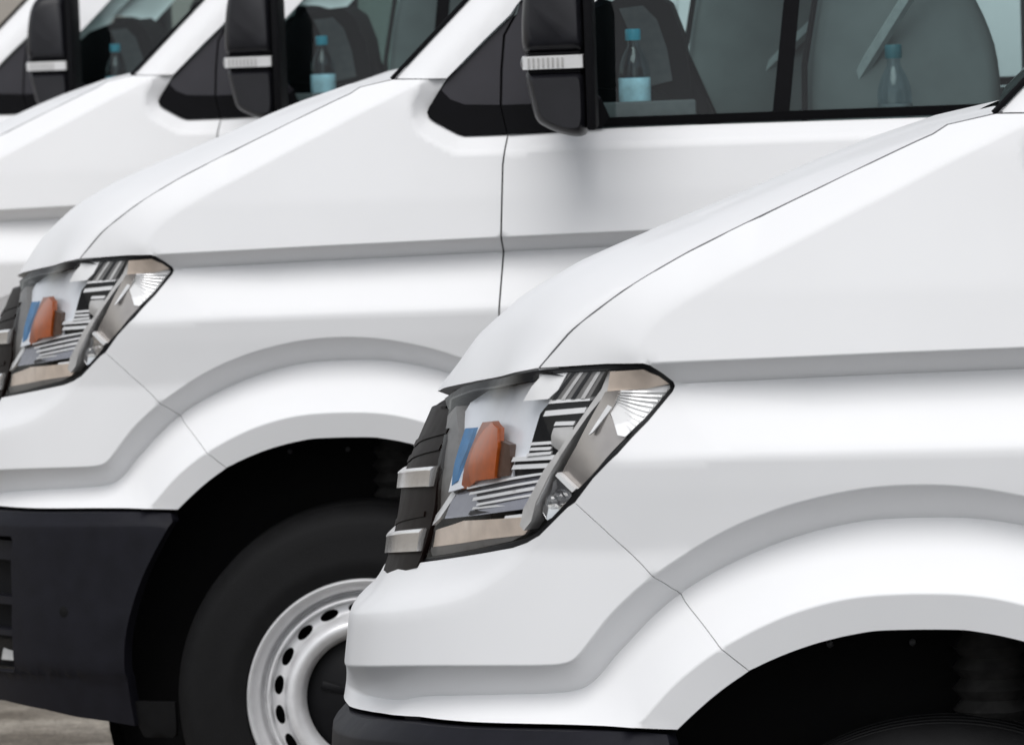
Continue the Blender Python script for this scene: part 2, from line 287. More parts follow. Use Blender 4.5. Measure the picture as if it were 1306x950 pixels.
def catmull(P,n=60):
    P=np.vstack([P[0]*[1,-1]-(P[1]-P[0])*[0,0] if 0 else [P[1][0],-P[1][1]],P,2*P[-1]-P[-2]]);out=[]
    for i in range(1,len(P)-2):
        p0,p1,p2,p3=P[i-1:i+3];t0=0;t1=np.linalg.norm(p1-p0)**.5;t2=t1+np.linalg.norm(p2-p1)**.5;t3=t2+np.linalg.norm(p3-p2)**.5
        for t in np.linspace(t1,t2,n,endpoint=False):
            a1=(t1-t)/(t1-t0)*p0+(t-t0)/(t1-t0)*p1;a2=(t2-t)/(t2-t1)*p1+(t-t1)/(t2-t1)*p2;a3=(t3-t)/(t3-t2)*p2+(t-t2)/(t3-t2)*p3
            b1=(t2-t)/(t2-t0)*a1+(t-t0)/(t2-t0)*a2;b2=(t3-t)/(t3-t1)*a2+(t-t1)/(t3-t1)*a3
            out.append((t2-t)/(t2-t1)*b1+(t-t1)/(t2-t1)*b2)
    out.append(P[-2]);return np.array(out)
PL=catmull(CP);SL=np.r_[0,np.cumsum(np.linalg.norm(np.diff(PL,axis=0),axis=1))]
XCZ=np.array([(0,.892),(.4,.892),(.535,.893),(.594,.891),(.641,.887),(.71,.878),(.756,.872),(.783,.868),(.796,.856),(.815,.833),(.847,.814),(.863,.811),(.881,.807),(.909,.798),(.957,.791),(.988,.782),(1.06,.747),(1.097,.731),(1.15,.70),(1.3,.66),(2.6,.66)])
ZK=np.array([(.25,.783),(.52,.810),(.636,.822),(.74,.838),(.796,.851),(.837,.869),(.87,.885),(.896,.902),(.924,.925),(.945,.945),(.98,.975),(1.02,1.04),(1.05,1.10),(1.075,1.165),(1.09,1.215),(1.2,1.279),(1.388,1.353),(1.6,1.45),(2.0,1.62)])
for _ in range(2):
    _q=np.empty((2*len(XCZ)-2,2));_q[0::2]=.75*XCZ[:-1]+.25*XCZ[1:];_q[1::2]=.25*XCZ[:-1]+.75*XCZ[1:];XCZ=np.vstack([XCZ[:1],_q,XCZ[-1:]])
for _ in range(3):
    _q=np.empty((2*len(ZK)-2,2));_q[0::2]=.75*ZK[:-1]+.25*ZK[1:];_q[1::2]=.25*ZK[:-1]+.75*ZK[1:];ZK=np.vstack([ZK[:1],_q,ZK[-1:]])
TUM=np.array([(0,.0),(1.0,0),(1.25,-.012),(1.42,-.03),(1.7,-.075),(2.5,-.2)])
def base(s,z):
    s=np.asarray(s,float);z=np.asarray(z,float)
    dx=np.interp(s,SL,PL[:,0]);y=np.interp(s,SL,PL[:,1])
    bl=np.clip(1-(s-.5)/1.0,0,1);bl=bl*bl*(3-2*bl)
    ze=z-np.interp(s,ZK[:,0],ZK[:,1])+.783
    xv=np.interp(ze,XCZ[:,0],XCZ[:,1]);low=np.where(ze>.7,np.maximum(xv,.868),xv)
    b2=np.clip(1-(s-.6)/.42,0,1);b2=b2*b2*(3-2*b2)
    x=XC+dx+(low-XC)*bl+(xv-low)*b2
    y=y+np.interp(z,TUM[:,0],TUM[:,1])*(1-bl)
    return np.stack([x,y,z],-1)

def catm_tangent():
    t = np.gradient(PL, SL, axis=0); t /= np.linalg.norm(t, axis=1)[:, None]; return t
TG = catm_tangent()
ROLLX = np.array([(.18, -.06), (.28, -.02), (.40, 0), (3, 0)])
def skin(s, z, off=0.):
    s = np.asarray(s, float); z = np.asarray(z, float)
    P = base(s, z)
    dx = np.interp(z, ROLLX[:, 0], ROLLX[:, 1])
    tx = np.interp(s, SL, TG[:, 0]); ty = np.interp(s, SL, TG[:, 1]); l = np.hypot(tx, ty)
    n = np.stack([ty / l, -tx / l, np.zeros_like(tx)], -1)
    return P + n * (np.asarray(off) + dx)[..., None]
def s_of_x(x):
    return float(np.interp(-x, -PL[:, 0][::1] - XC, SL))
def seg_dist(P, L):
    """unsigned distance of points to a polyline"""
    P = np.asarray(P, float); L = np.asarray(L, float); d = np.full(len(P), 1e9)
    for a, b in zip(L[:-1], L[1:]):
        ab = b - a; t = np.clip(((P - a) @ ab) / max(ab @ ab, 1e-12), 0, 1)
        d = np.minimum(d, np.linalg.norm(P - a - t[:, None] * ab, axis=1))
    return d
def inside(P, G):
    P = np.asarray(P, float); G = np.asarray(G, float); r = np.zeros(len(P), bool)
    x, y = P[:, 0], P[:, 1]
    for (x1, y1), (x2, y2) in zip(G, np.roll(G, -1, 0)):
        c = (y1 > y) != (y2 > y)
        with np.errstate(divide='ignore', invalid='ignore'):
            r ^= c & (x < (x2 - x1) * (y - y1) / (y2 - y1) + x1)
    return r
def smooth_line(L, step=.008, it=2, keep=True):
    """Chaikin then even resampling"""
    L = np.asarray(L, float)
    for _ in range(it):
        q = np.empty((2 * len(L) - 2, 2)); q[0::2] = .75 * L[:-1] + .25 * L[1:]; q[1::2] = .25 * L[:-1] + .75 * L[1:]
        L = np.vstack([L[:1], q, L[-1:]])
    return resample(L, step)
def resample(L, step):
    L = np.asarray(L, float)
    d = np.r_[0, np.cumsum(np.linalg.norm(np.diff(L, axis=0), axis=1))]; n = max(int(round(d[-1] / step)), 1); t = np.linspace(0, d[-1], n + 1)
    return np.stack([np.interp(t, d, L[:, i]) for i in range(L.shape[1])], 1)
def line_normal(L):
    t = np.gradient(L, axis=0); t /= np.linalg.norm(t, axis=1)[:, None] + 1e-12
    return np.stack([-t[:, 1], t[:, 0]], 1)

# wheel-arch lines: front half traced, rear half its mirror image about the wheel
def mirr(L, zmin):
    out = []
    for s, z in L:
        x = float(base(np.array([s]), np.array([z]))[0, 0])
        if z > zmin and x > .03: out.append((1.428 + x, z))
    return out[::-1]
def half(L): return [p for p in L if p[0] < 1.452]
LE_F = half(D['Le']); LF_F = half(D['Lf']); LI_F = half(D['Li']); LO_F = half(D['Lo'])
LB = [tuple(p) for p in smooth_line(D['lb_rear'][1:], .02, 3)]
LE_R = mirr(D['Le'], .68) + [(1.818, .62), (1.85, .55), (1.875, .47), (1.89, .40), (1.892, .3)]
LE = smooth_line(LE_F + LE_R, .008)
LF = smooth_line([(0, .615), (.45, .63), (.8, .655), (.98, .662), (1.045, .672)] + LF_F + mirr(D['Lf'], .69) + [(1.88, .60), (1.915, .5), (1.93, .3)], .008)
LI = smooth_line([(0, .668), (.3, .674), (.5, .684)] + [p for p in LI_F if p[0] > .58] + mirr(D['Li'], .76) + [(1.93, .68), (1.97, .55), (1.985, .3)], .008)
LO = smooth_line([(0, .708), (.25, .711)] + LO_F + mirr(D['Lo'], .79) + [(1.965, .70), (2.01, .56), (2.03, .3)], .008)
def below(L): return np.vstack([L, [(L[-1][0], -1.0), (L[0][0], -1.0)]])
G_E, G_F, G_I, G_O = (below(L) for L in (np.vstack([np.array(LB[::-1]), LE[1:]]), LF, LI, LO))
ST = np.array([(0, 1.159), (1.08, 1.161), (1.184, 1.164), (1.43, 1.170), (1.76, 1.176), (2.0, 1.179), (3, 1.184), (7, 1.184)])
MID = np.array([(0, 1.03), (1.07, 1.037), (1.257, 1.044), (1.43, 1.046), (1.6, 1.047), (3, 1.05), (7, 1.05)])
SH = np.array([(1.75, 1.515), (1.65, 1.472)] + [tuple(p) for p in D['shoulder']])      # shoulder crease, rear to front
SHL = smooth_line(SH, .01)
RIM = smooth_line([(1.66, 1.475)] + [tuple(p) for p in D['sail'][1:8]] + [(1.777, 1.361), (1.95, 1.365), (2.3, 1.366), (2.85, 1.364)], .01)
def offset(s, z):
    """how far the skin stands out of the plain body surface"""
    s = np.asarray(s, float); z = np.asarray(z, float); P = np.stack([s, z], 1); o = np.zeros(len(s))
    zt = np.interp(s, ST[:, 0], ST[:, 1]); zm = np.interp(s, MID[:, 0], MID[:, 1]); zb = zt - .030
    o += np.where(z > zt, -(z - zt) * .05, 0)
    DS = np.interp(s, [1.06, 1.32], [.036, .060]); q_ = np.clip((s - .95) / .45, 0, 1); RS = .006 * q_ * q_ * (3 - 2 * q_)
    side = s > 1.108
    m = (z <= zt) & (z > zb) & side; o[m] += (-DS * np.clip((zt - z) / .030, 0, 1))[m]
    rq = np.clip((s - .30) / .88, 0, 1); rq = rq * rq * (3 - 2 * rq); m = (z <= zb) & (z > zm); rp = np.clip((s - 1.0) / .10, 0, 1); rp = rp * rp * (3 - 2 * rp); tt = np.clip((zb - z) / (zb - zm), 0, 1); o[m] += (-DS * (1 - tt) * rp - RS * tt * rq)[m]
    m = z <= zm; r_ = np.clip((s - .30) / .88, 0, 1); r_ = r_ * r_ * (3 - 2 * r_); o[m] -= (np.minimum(zm - z, .12)[m] * .20 + RS[m]) * r_[m]
    # shoulder
    sh = np.interp(s, SHL[::-1, 0], SHL[::-1, 1]); d = np.where(z > sh, seg_dist(P, SHL), 0)
    d = np.where((s < 1.099), seg_dist(P, SHL), d)
    amp = np.clip((s - .86) / .34, 0, 1); amp = amp * amp * (3 - 2 * amp)
    w = np.interp(s, [1.0, 1.12, 1.25], [.06, .03, .004])
    sel = (z > sh) | (s < 1.099)
    sel &= z > 1.10
    o -= np.where(sel & (s < 2.0) & (z < 1.9), .95 * (np.sqrt(d * d + w * w) - w) * amp, 0) * np.clip((1.85 - z) / .3, 0, 1)
    # recess rim round the mirror triangle and along the window sill
    dr = seg_dist(P, RIM); o -= np.where((s > 1.55) & (z < 1.47), .026 * np.clip(1 - dr / .032, 0, 1), 0)
    # wheel arch
    do, di, df, de = (seg_dist(P, L) for L in (LO, LI, LF, LE))
    io, ii, jf, ie = (inside(P, G) for G in (G_O, G_I, G_F, G_E))
    fade = np.clip((s - .04) / .5, .0, 1); fade = fade * fade * (3 - 2 * fade)
    a = np.zeros(len(s))
    t = do / (do + di + 1e-9); m = io & ~ii; a[m] = (-.055 * (1 - (1 - t) ** 1.12))[m]
    t = di / (di + df + 1e-9); m = ii & ~jf; a[m] = (-.055 + (.083 + RS * .5) * t ** 1.02)[m]
    t = df / (df + de + 1e-9); m = jf & ~ie; a[m] = (.028 + RS * .5 - .013 * t)[m]
    a[ie] = (.015 + RS * .5)[ie]
    o += a * fade
    return o
def skin_o(s, z, d=0.):
    s = np.asarray(s, float); z = np.asarray(z, float)
    return skin(s, z, offset(s, z) + d)

def cdt(outline, creases=(), holes=(), h=.012):
    V = [tuple(p) for p in outline]; n0 = len(V); E = [(i, (i + 1) % n0) for i in range(n0)]
    cl = [np.vstack([outline, outline[:1]])]
    for H in holes:
        k = len(V); V += [tuple(p) for p in H]; E += [(k + i, k + (i + 1) % len(H)) for i in range(len(H))]; cl.append(np.vstack([H, H[:1]]))
    for L in creases:
        L = np.asarray(L, float); ok = inside(L, outline) & (seg_dist(L, cl[0]) > .004)
        for H in holes: ok &= ~inside(L, H)
        k = None; cur = []
        for i, p in enumerate(L):
            if ok[i]:
                V.append(tuple(p)); 
                if k is not None: E.append((k, len(V) - 1))
                k = len(V) - 1; cur.append(p)
            else:
                k = None
                if len(cur) > 1: cl.append(np.array(cur))
                cur = []
        if len(cur) > 1: cl.append(np.array(cur))
    lo, hi = np.min(outline, 0), np.max(outline, 0)
    gx, gz = np.meshgrid(np.arange(lo[0] + h / 2, hi[0], h), np.arange(lo[1] + h / 2, hi[1], h * .9)); gx[1::2] += h / 2
    G = np.stack([gx.ravel(), gz.ravel()], 1)
    ok = inside(G, outline)
    for H in holes: ok &= ~inside(G, H)
    G = G[ok]
    for c in cl: 
        if len(G): G = G[seg_dist(G, c) > .45 * h]
    V += [tuple(p) for p in G]
    r = delaunay_2d_cdt([Vector(p) for p in V], E, [], 0, 1e-6)
    v = np.array([tuple(p) for p in r[0]]); f = np.array([t for t in r[2] if len(t) == 3])
    c = v[f].mean(1); ok = inside(c, outline)
    for H in holes: ok &= ~inside(c, H)
    return v, f[ok]
def inset(G, d):
    G = np.asarray(G, float); a = np.roll(G, 1, 0); b = np.roll(G, -1, 0); t = b - a; t /= np.linalg.norm(t, axis=1)[:, None] + 1e-12
    n = np.stack([-t[:, 1], t[:, 0]], 1)
    area = .5 * np.sum(G[:, 0] * np.roll(G[:, 1], -1) - np.roll(G[:, 0], -1) * G[:, 1])
    return G + n * d * (1 if area > 0 else -1)
def ring_of(L, step=.010):
    """closed outline from joined pieces, evenly sampled between its corners"""
    L = np.asarray(L, float); out = []
    for a, b in zip(L, np.roll(L, -1, 0)):
        n = max(int(np.ceil(np.linalg.norm(b - a) / step)), 1)
        out += [a + (b - a) * i / n for i in range(n)]
    out = np.array(out); k = np.linalg.norm(out - np.roll(out, 1, 0), axis=1) > 1e-5
    return out[k]
def panel(name, outline, m, parent, creases=(), holes=(), h=.012, flange=.012, gap=.0013, d=0., fn=None, angle=72, step=None, pre=None):
    o = ring_of(outline, step or h)
    if gap: o = inset(o, gap)
    hl = [ring_of(x, step or h) for x in holes]
    v, f = cdt(o, creases, hl, h)
    fn = fn or (lambda s, z: skin_o(s, z, d))
    P = fn(v[:, 0], v[:, 1]); V = list(P); Fc = [tuple(t) for t in f]
    if flange:
        ed = {}
        for t in f:
            for i in range(3):
                e = (t[i], t[(i + 1) % 3]); ed[e] = 1
        bd = [e for e in ed if (e[1], e[0]) not in ed]
        vs = sorted({i for e in bd for i in e}); mp = {}
        s_, z_ = v[vs, 0], v[vs, 1]
        tx = np.interp(s_, SL, TG[:, 0]); ty = np.interp(s_, SL, TG[:, 1])
        Q = P[vs] - np.stack([ty, -tx, 0 * tx], 1) * flange
        tp = {}
        for i, q in zip(vs, Q): tp[i] = len(V); V.append(P[i]); mp[i] = len(V); V.append(q)
        Fc += [(tp[b], tp[a], mp[a], mp[b]) for a, b in bd]
    if pre is not None: V = pre(np.array(V))
    return mesh(name, V, Fc, m, parent, angle)
def offs(L, *ds):
    L = np.asarray(L, float); n = line_normal(L); return [L + n * d for d in ds]
def strip(name, outer, m, parent, d0, thick, h=.02, gap=0, step=None, holes=()):
    """flat trim piece lying d0 off the skin"""
    return panel(name, outer, m, parent, h=h, flange=thick, gap=gap, d=d0, step=step, holes=holes, angle=35)

K = resample(ZK[ZK[:, 0] < .93], .01)
STL = np.stack([np.arange(1.08, 6.3, .012), np.interp(np.arange(1.08, 6.3, .012), ST[:, 0], ST[:, 1])], 1)
MIDL = np.stack([np.arange(1.0, 6.3, .014), np.interp(np.arange(1.0, 6.3, .014), MID[:, 0], MID[:, 1])], 1)
def cr(L, w=.0025): return [np.asarray(L)] + offs(L, w, -w)
CREASES = cr(STL) + [STL - [0, .026], STL - [0, .030], STL - [0, .035], MIDL + [0, .004], MIDL - [0, .004], SHL] + offs(SHL, .004, -.004) + cr(LO) + cr(LI, .003) + cr(LF)
rim_off = [p for p in offs(RIM, .032, -.032)]
CREASES_S = CREASES + rim_off

def van_parts(root):
    """build every part of one van; x forward from the front axle, y to the van's left, z up"""
    P_ = lambda k: [tuple(p) for p in D[k]]
    # ---------------- fender
    DS_ = [tuple(p) for p in D['door_seam']] + [(1.75, .90)]
    le_cut = [tuple(p) for p in LE if p[0] <= 1.752 and p[0] >= D['seam_b'][-1][0] + .005]
    seam_b = [tuple(p) for p in smooth_line(P_('seam_b'), .012, 3)]; hlt = P_('hl_top'); hlb = P_('hl_back')
    fo = P_('seam_hood') + [(1.566, 1.467), (1.67, 1.466)] + P_('sail')[1:9] + DS_[1:] + le_cut[::-1] + seam_b[::-1] + hlb[::-1][1:] + [p for p in hlt[::-1][1:] if p[0] > D['seam_hood'][0][0] + .004]
    fo = np.array(fo)[::-1]
    left = []
    left.append(panel('fender', fo, M['paint'], root, CREASES_S, h=.010, flange=.005, gap=.0009))
    # ---------------- bumper cover, one piece across the nose
    le_f = [tuple(p) for p in LE if p[0] <= D['seam_b'][-1][0] - .005]
    bb = [(0, .649), (.28, .655)] + [p for p in P_('bump_bot') if p[0] > .42]
    bo = bb + le_f[1:] + seam_b[::-1] + P_('hl_bot')[1:] + [(.371, .851), (.18, .838), (0, .836)]
    half_b = panel('bumper_cover', bo, M['paint'], root, cr(K) + cr(LO) + cr(LI, .003) + cr(LF), h=.0085, flange=.005, gap=.0006)
    whole(half_b)
    # ---------------- lower bumper
    lb = [(0, .643), (.14, .645), (.28, .649)] + [(p[0], p[1] - .006) for p in D['bump_bot'][:-1] if p[0] > .42] + [(1.122, .684)] + LB[1:] + P_('lb_bot')[::-1][1:] + [(.45, .305), (0, .31)]
    fog = [(.30, .60), (.42, .612), (.60, .627), (.765, .634), (.772, .622), (.764, .60), (.764, .517), (.758, .443), (.755, .389), (.747, .374), (.60, .368), (.42, .362), (.33, .36), (.30, .42)]
    def lbf(s, z):
        zt = np.interp(s, [p[0] for p in lb[:10]], [p[1] for p in lb[:10]])
        o = np.interp(zt - z, [0, .004, .020, .024, .2, .4], [-.012, -.008, .008, .009, .012, .004])
        o = o - np.where(z < np.interp(s, [.3, .66, .92], [.36, .368, .379]), .006, 0)
        return skin(s, z, o + .004 * np.clip((s - .9) / .1, 0, 1))
    chl = np.array([(p[0], p[1] - .022) for p in lb[:10]])
    stp = resample([(.2, .357), (.66, .368), (.92, .379)], .01)
    lo = panel('lower_bumper', lb[::-1], M['plastic'], root, [resample(chl, .012), resample(chl - [0, .004], .012), stp, stp - [0, .003]], [fog[::-1]], h=.014, flange=.03, gap=.0, fn=lbf)
    whole(lo)
    left.append(panel('fog_recess', fog[::-1], M['dash'], lo, h=.03, flange=0, gap=0, fn=lambda s, z: skin(s, z, -.045 + 0 * s)))
    for k, (za, zb_) in enumerate(((.585, .622), (.50, .515), (.44, .452))):
        left.append(panel('fog_slat', [(.31, za - .01), (.757, za), (.765, zb_), (.31, zb_ - .012)], M['plastic'], lo, h=.03, flange=.03, gap=0, fn=lambda s, z: skin(s, z, -.012 + 0 * s)))
    left.append(panel('fog_lamp', [(.62, .385), (.752, .392), (.755, .435), (.62, .43)], M['lens'], lo, h=.02, flange=.0, gap=0, fn=lambda s, z: skin(s, z, -.010 + 0 * s)))
    left.append(panel('fog_reflector', [(.62, .383), (.752, .390), (.755, .437), (.62, .432)], M['silver'], lo, h=.02, flange=.0, gap=0, fn=lambda s, z: skin(s, z, -.035 - .02 * (z - .38) / .05)))
    pc = skin(np.array([.898]), np.array([.498]), np.array([.0105]))[0]
    pl = lathe('towing_plug', [(0, .002), (.010, .0018), (.013, 0), (.014, -.004)], M['liner'], lo, (0, 0, 0), n=20)
    pl.location = pc; tx, ty = np.interp(.898, SL, TG[:, 0]), np.interp(.898, SL, TG[:, 1]); bake(pl, math.atan2(-tx, ty) - math.pi / 2)
    left.append(pl)
    left.append(panel('liner_flap', ([(D['flap'][0][0] - .004, .33)] + P_('flap') + [(D['flap'][-1][0] + .003, .33)])[::-1], M['liner'], root, h=.03, flange=.01, gap=0, fn=lambda s, z: skin(s, z, -.012 + 0 * s)))
    # ---------------- grille
    gr = panel('grille', [tuple(p) for p in resample([(0, .828), (.18, .834), (.371, .845), (.552, .874)], .02)] + [(.568, .91), (.572, .96), (.566, 1.01), (.545, 1.045), (.50, 1.085), (.3, 1.072), (0, 1.06)], M['gloss_black'], root, h=.03, flange=.02, gap=0, fn=lambda s, z: skin(s, z, -.003 + 0 * s))
    whole(gr)
    for bars in (((0, .858, .886), (.18, .862, .890), (.558, .897, .928)), ((0, .948, .972), (.2, .956, .981), (.55, .984, 1.011))):
        ssv = np.linspace(0, .556, 40); zb_ = np.interp(ssv, [b[0] for b in bars], [b[1] for b in bars]); zt_ = np.interp(ssv, [b[0] for b in bars], [b[2] for b in bars])
        prof = []
        for (k, dd) in ((0, -.012), (0, .004), (.78, .006), (.84, .007), (1.0, .003), (1.0, -.012)):
            prof.append(skin(ssv, zb_ + (zt_ - zb_) * k, np.full_like(ssv, dd)))
        prof = np.array(prof); n, mlen = prof.shape[:2]; V = prof.reshape(-1, 3)
        Fc = [(i * mlen + j, i * mlen + j + 1, (i + 1) * mlen + j + 1, (i + 1) * mlen + j) for i in range(n - 1) for j in range(mlen - 1)] + [tuple(i * mlen + mlen - 1 for i in range(n))]
        bo_ = mesh('chrome_bar', V, Fc, M['chrome_soft'], gr, 25); whole(bo_)
    for za, zb_ in ((.914, .917), (1.004, 1.007), (1.026, 1.029)):
        lo_ = resample([(0, za - .02), (.2, za - .012), (.535, za + .028)], .02); hi_ = resample([(0, zb_ - .016), (.2, zb_ - .008), (.535, zb_ + .032)], .02)
        sv = np.vstack([lo_, hi_[::-1]])
        whole(panel('grille_blade', sv, M['gloss_black'], gr, h=.03, flange=.02, gap=0, fn=lambda s, z: skin(s, z, -.001 + 0 * s)))
    # ---------------- headlight
    hl_out = np.array(hlt + hlb[1:] + P_('hl_bot')[1:] + P_('hl_in')[1:-1]); ro = inset(ring_of(hl_out, .008), .0012)
    bdo = offset(ro[:, 0], ro[:, 1])
    def hl_off(s, z):
        q = np.stack([s, z], 1); w_ = 1 / (np.linalg.norm(q[:, None] - ro[None], axis=2) ** 2.2 + 1e-7)
        return (w_ * bdo[None]).sum(1) / w_.sum(1)
    def hl(s, z, d): return skin(s, z, hl_off(s, z) + d)
    li = ring_of(D['lens_in'], .008)
    left_head = panel('headlight', hl_out, M['dark'], root, h=.012, flange=.010, gap=.0012, holes=[np.array(D['lens_in'])[::-1]], fn=lambda s, z: hl(s, z, -.004))
    ctr = lambda k, f: [tuple(np.mean(D[k], 0) + (np.array(p) - np.mean(D[k], 0)) * f) for p in D[k]]
    def piece(name, key, m, d0, ga=0., gb=0., thick=.012, curve=0., h=.012, ang=40):
        G = np.array(D[key] if isinstance(key, str) else key); c = G.mean(0)
        sc = np.abs(G - c).max(0) + 1e-6; d0 = d0 * .32; curve = curve * .35; ga = ga * .5; gb = gb * .6
        def fn(s, z):
            u, v = (s - c[0]), (z - c[1])
            return hl(s, z, -(d0 + ga * u + gb * v + curve * np.clip(1 - (u / sc[0]) ** 2, 0, 1) * np.clip(1 - (v / sc[1]) ** 2, 0, 1)))
        return panel(name, G, m, left_head, h=h, flange=thick, gap=0, fn=fn, angle=ang)
    panel('lens', inset(li, -.002), M['lens'], left_head, h=.012, flange=0, gap=0, fn=lambda s, z: hl(s, z, -.002), angle=60)
    panel('lamp_housing', inset(li, -.004), M['dark'], left_head, h=.02, flange=0, gap=0, fn=lambda s, z: hl(s, z, -.09 + 0 * s))
    piece('lamp_column', 'p_col', M['bezel'], .022, ga=.25, thick=.03)
    piece('reflector_bowl', 'p_bowl', M['bowl'], .045, gb=.22, curve=.03, thick=.01)
    piece('blue_reflection', 'p_blue', M['blue'], .014, thick=.006)  # blue light reflection, put in as a coloured strip
    piece('amber_indicator', ctr('p_amber', 1.14), M['amber'], .010, ga=-.1, thick=.012, curve=-.012)
    piece('indicator_side', 'p_brown', M['brown'], .016, ga=.3, thick=.012)
    piece('light_guide', 'p_white', M['white_plastic'], .016, gb=.22, thick=.006)
    piece('lamp_vent', 'p_vent', M['bezel'], .028, thick=.015)
    for k in range(4):
        TL, TR, BR, BL = (np.array(D['p_vent'][q]) for q in range(4)); lp = lambda a, b_, t: tuple(a + (b_ - a) * t)
        ta, tb_ = .08 + k * .24, .18 + k * .24
        piece('vent_rib', [lp(TL, TR, ta), lp(TL, TR, tb_), lp(BL, BR, tb_), lp(BL, BR, ta)][::-1], M['silver'] if k % 2 else M['dark'], .0235, thick=.006)
    piece('projector_box', 'p_black', M['dark'], .05, thick=.01)
    b = D['bars']
    for k in range(0, len(b), 2):
        (s0, z0), (s1, z1) = b[k], b[k + 1]; th = (.009, .007, .005, .004, .004, .004, .006, .006)[k // 2]
        piece('chrome_fin', [(s0, z0 - th / 2), (s1, z1 - th / 2), (s1 + .002, z1 + th / 2), (s0 + .002, z0 + th / 2)], M['fin'], .030 if k < 4 else .036, gb=.8, thick=.02, h=.01)
    piece('projector', 'p_barrel', M['silver'], .040, curve=-.016, thick=.01)
    piece('lamp_divider', 'p_div', M['silver'], .012, ga=.4, thick=.03, curve=-.004)
    piece('marker_reflector', 'p_side_top', M['beige'], .018, gb=-.30, thick=.004)
    piece('marker_lens', 'p_flute', M['white_plastic'], .020, gb=.45, ga=-.1, thick=.004)
    for k in range(9):
        PF = np.array(D['p_flute']); t = (k + .6) / 10; a = PF[0] + (PF[7] - PF[0]) * t * 1.0; b_ = PF[3] + (PF[5] - PF[3]) * t
        dz = np.array([0, .0013]); piece('marker_flute', [tuple(a - dz), tuple(b_ - dz), tuple(b_ + dz), tuple(a + dz)], M['fin'], .0155, gb=1.0, thick=.003, h=.01)
    piece('marker_slope', 'p_slope', M['slope'], .024, ga=-.15, gb=-.05, thick=.004)
    piece('marker_tick', 'p_tick', M['white_plastic'], .012, thick=.01)
    piece('marker_bowl', 'p_bulb', M['chrome'], .022, curve=.018, thick=.008)
    bc = hl(*[np.array([q]) for q in np.mean(D['p_bulb'], 0)], -.006)[0]
    bmb = bmesh.new(); bmesh.ops.create_icosphere(bmb, subdivisions=3, radius=.011, matrix=Matrix.Translation(Vector(bc))); bm_obj('bulb', bmb, M['clear'], left_head)
    piece('lamp_tray', 'p_tray', M['tray'], .036, gb=.45, thick=.008)
    b = D['traybars']
    for k in range(0, len(b), 2):
        (s0, z0), (s1, z1) = b[k], b[k + 1]; th = (.005, .007, .003)[k // 2]
        piece('tray_fin', [(s0, z0 - th / 2), (s1, z1 - th / 2), (s1, z1 + th / 2), (s0, z0 + th / 2)], (M['dark'], M['fin'], M['fin'])[k // 2], .026, gb=.9, thick=.012, h=.01)
    piece('lower_reflector', 'p_beige', M['beige'], .022, gb=-.2, thick=.006)
    piece('lower_bezel', 'p_low', M['bezel'], .016, gb=-.3, thick=.006)
    piece('marker_edge', 'p_edge', M['fin'], .012, gb=.3, thick=.006)
    for k in range(3):
        TP = np.array(D['p_tray']); t = .22 + .22 * k; a = TP[0] + (TP[5] - TP[0]) * t; b_ = TP[2] + (TP[3] - TP[2]) * t; a = a + (b_ - a) * (.12 + .1 * k); dz = np.array([0, .0016 + .0006 * (k % 2)])
        piece('tray_fin', [tuple(a - dz), tuple(b_ - dz), tuple(b_ + dz), tuple(a + dz)], M['fin'], .024, gb=.6, thick=.005, h=.01)
    piece('tray_edge', 'p_edge2', M['fin'], .026, gb=.5, thick=.006)
    piece('column_edge', 'p_edge3', M['fin'], .014, gb=.3, thick=.006)
    piece('divider_edge', 'p_edge4', M['fin'], .006, gb=.2, thick=.006)
    left.append(left_head)
    # ---------------- hood
    sm = np.array(D['seam_hood']); sm3 = skin_o(sm[:, 0], sm[:, 1]); 
    nb, na = 46, 34
    S = resample(np.array(sm3), .01); t0 = np.linspace(0, 1, len(S)); tb = np.linspace(0, 1, nb) ** 1.5
    S = np.stack([np.interp(tb, t0, S[:, i]) for i in range(3)], 1)
    hf = smooth_line([(0, 1.082)] + D['hood_front'], .012, 2); E3 = skin(hf[:, 0], hf[:, 1], -.002 + 0 * hf[:, 0])
    V = np.zeros((nb, na, 3)); av = np.linspace(0, 1, na)
    e_y = E3[:, 1] / E3[-1, 1]; ex = np.interp(av, e_y, E3[:, 0]); ez = np.interp(av, e_y, E3[:, 2])
    bow = np.interp(tb, [0, 1], [E3[0, 0] - S[0, 0], HOOD_BOW])
    for j, bq in enumerate(tb):
        x = S[j, 0] + bow[j] * (1 - av ** 2.2); y = S[j, 1] * av
        zc_ = np.interp(x, ZC[::-1, 0], ZC[::-1, 1]) + ZC_LIFT
        z = zc_ * (1 - av ** 3.0) + S[j, 2] * av ** 3.0
        if j == 0: cx, cz = ex - x, ez - z
        k = max(1 - bq / .25, 0) ** 2
        V[j] = np.stack([x + cx * k, y, z + cz * k], 1)
    V = np.concatenate([V, V[-1:] + np.array([-.10, 0, .020])]); nb += 1; tb = np.r_[tb, 1.0]; S = np.vstack([S, S[-1:] + [[-.10, -.004, .020]]])
    # swage line: a raised middle, set off by a soft step
    st = 1 / (1 + np.exp((av - .70) / .02)); V[:, :, 2] += (.005 * st[None, :] * np.clip(tb * 3, 0, 1)[:, None])
    V[:, -1, 1] -= .003
    Fc = [(j * na + i, j * na + i + 1, (j + 1) * na + i + 1, (j + 1) * na + i) for j in range(nb - 1) for i in range(na - 1)]
    Vl = V.reshape(-1, 3).copy(); Fl = list(Fc); n0 = len(Vl)
    # flanges along seam and front lip
    add = [Vl[j * na + na - 1] + np.array([0, -.006, -.03]) for j in range(nb)]; Vl = np.vstack([Vl, add])
    Fl += [(j * na + na - 1, n0 + j, n0 + j + 1, (j + 1) * na + na - 1) for j in range(nb - 1)]
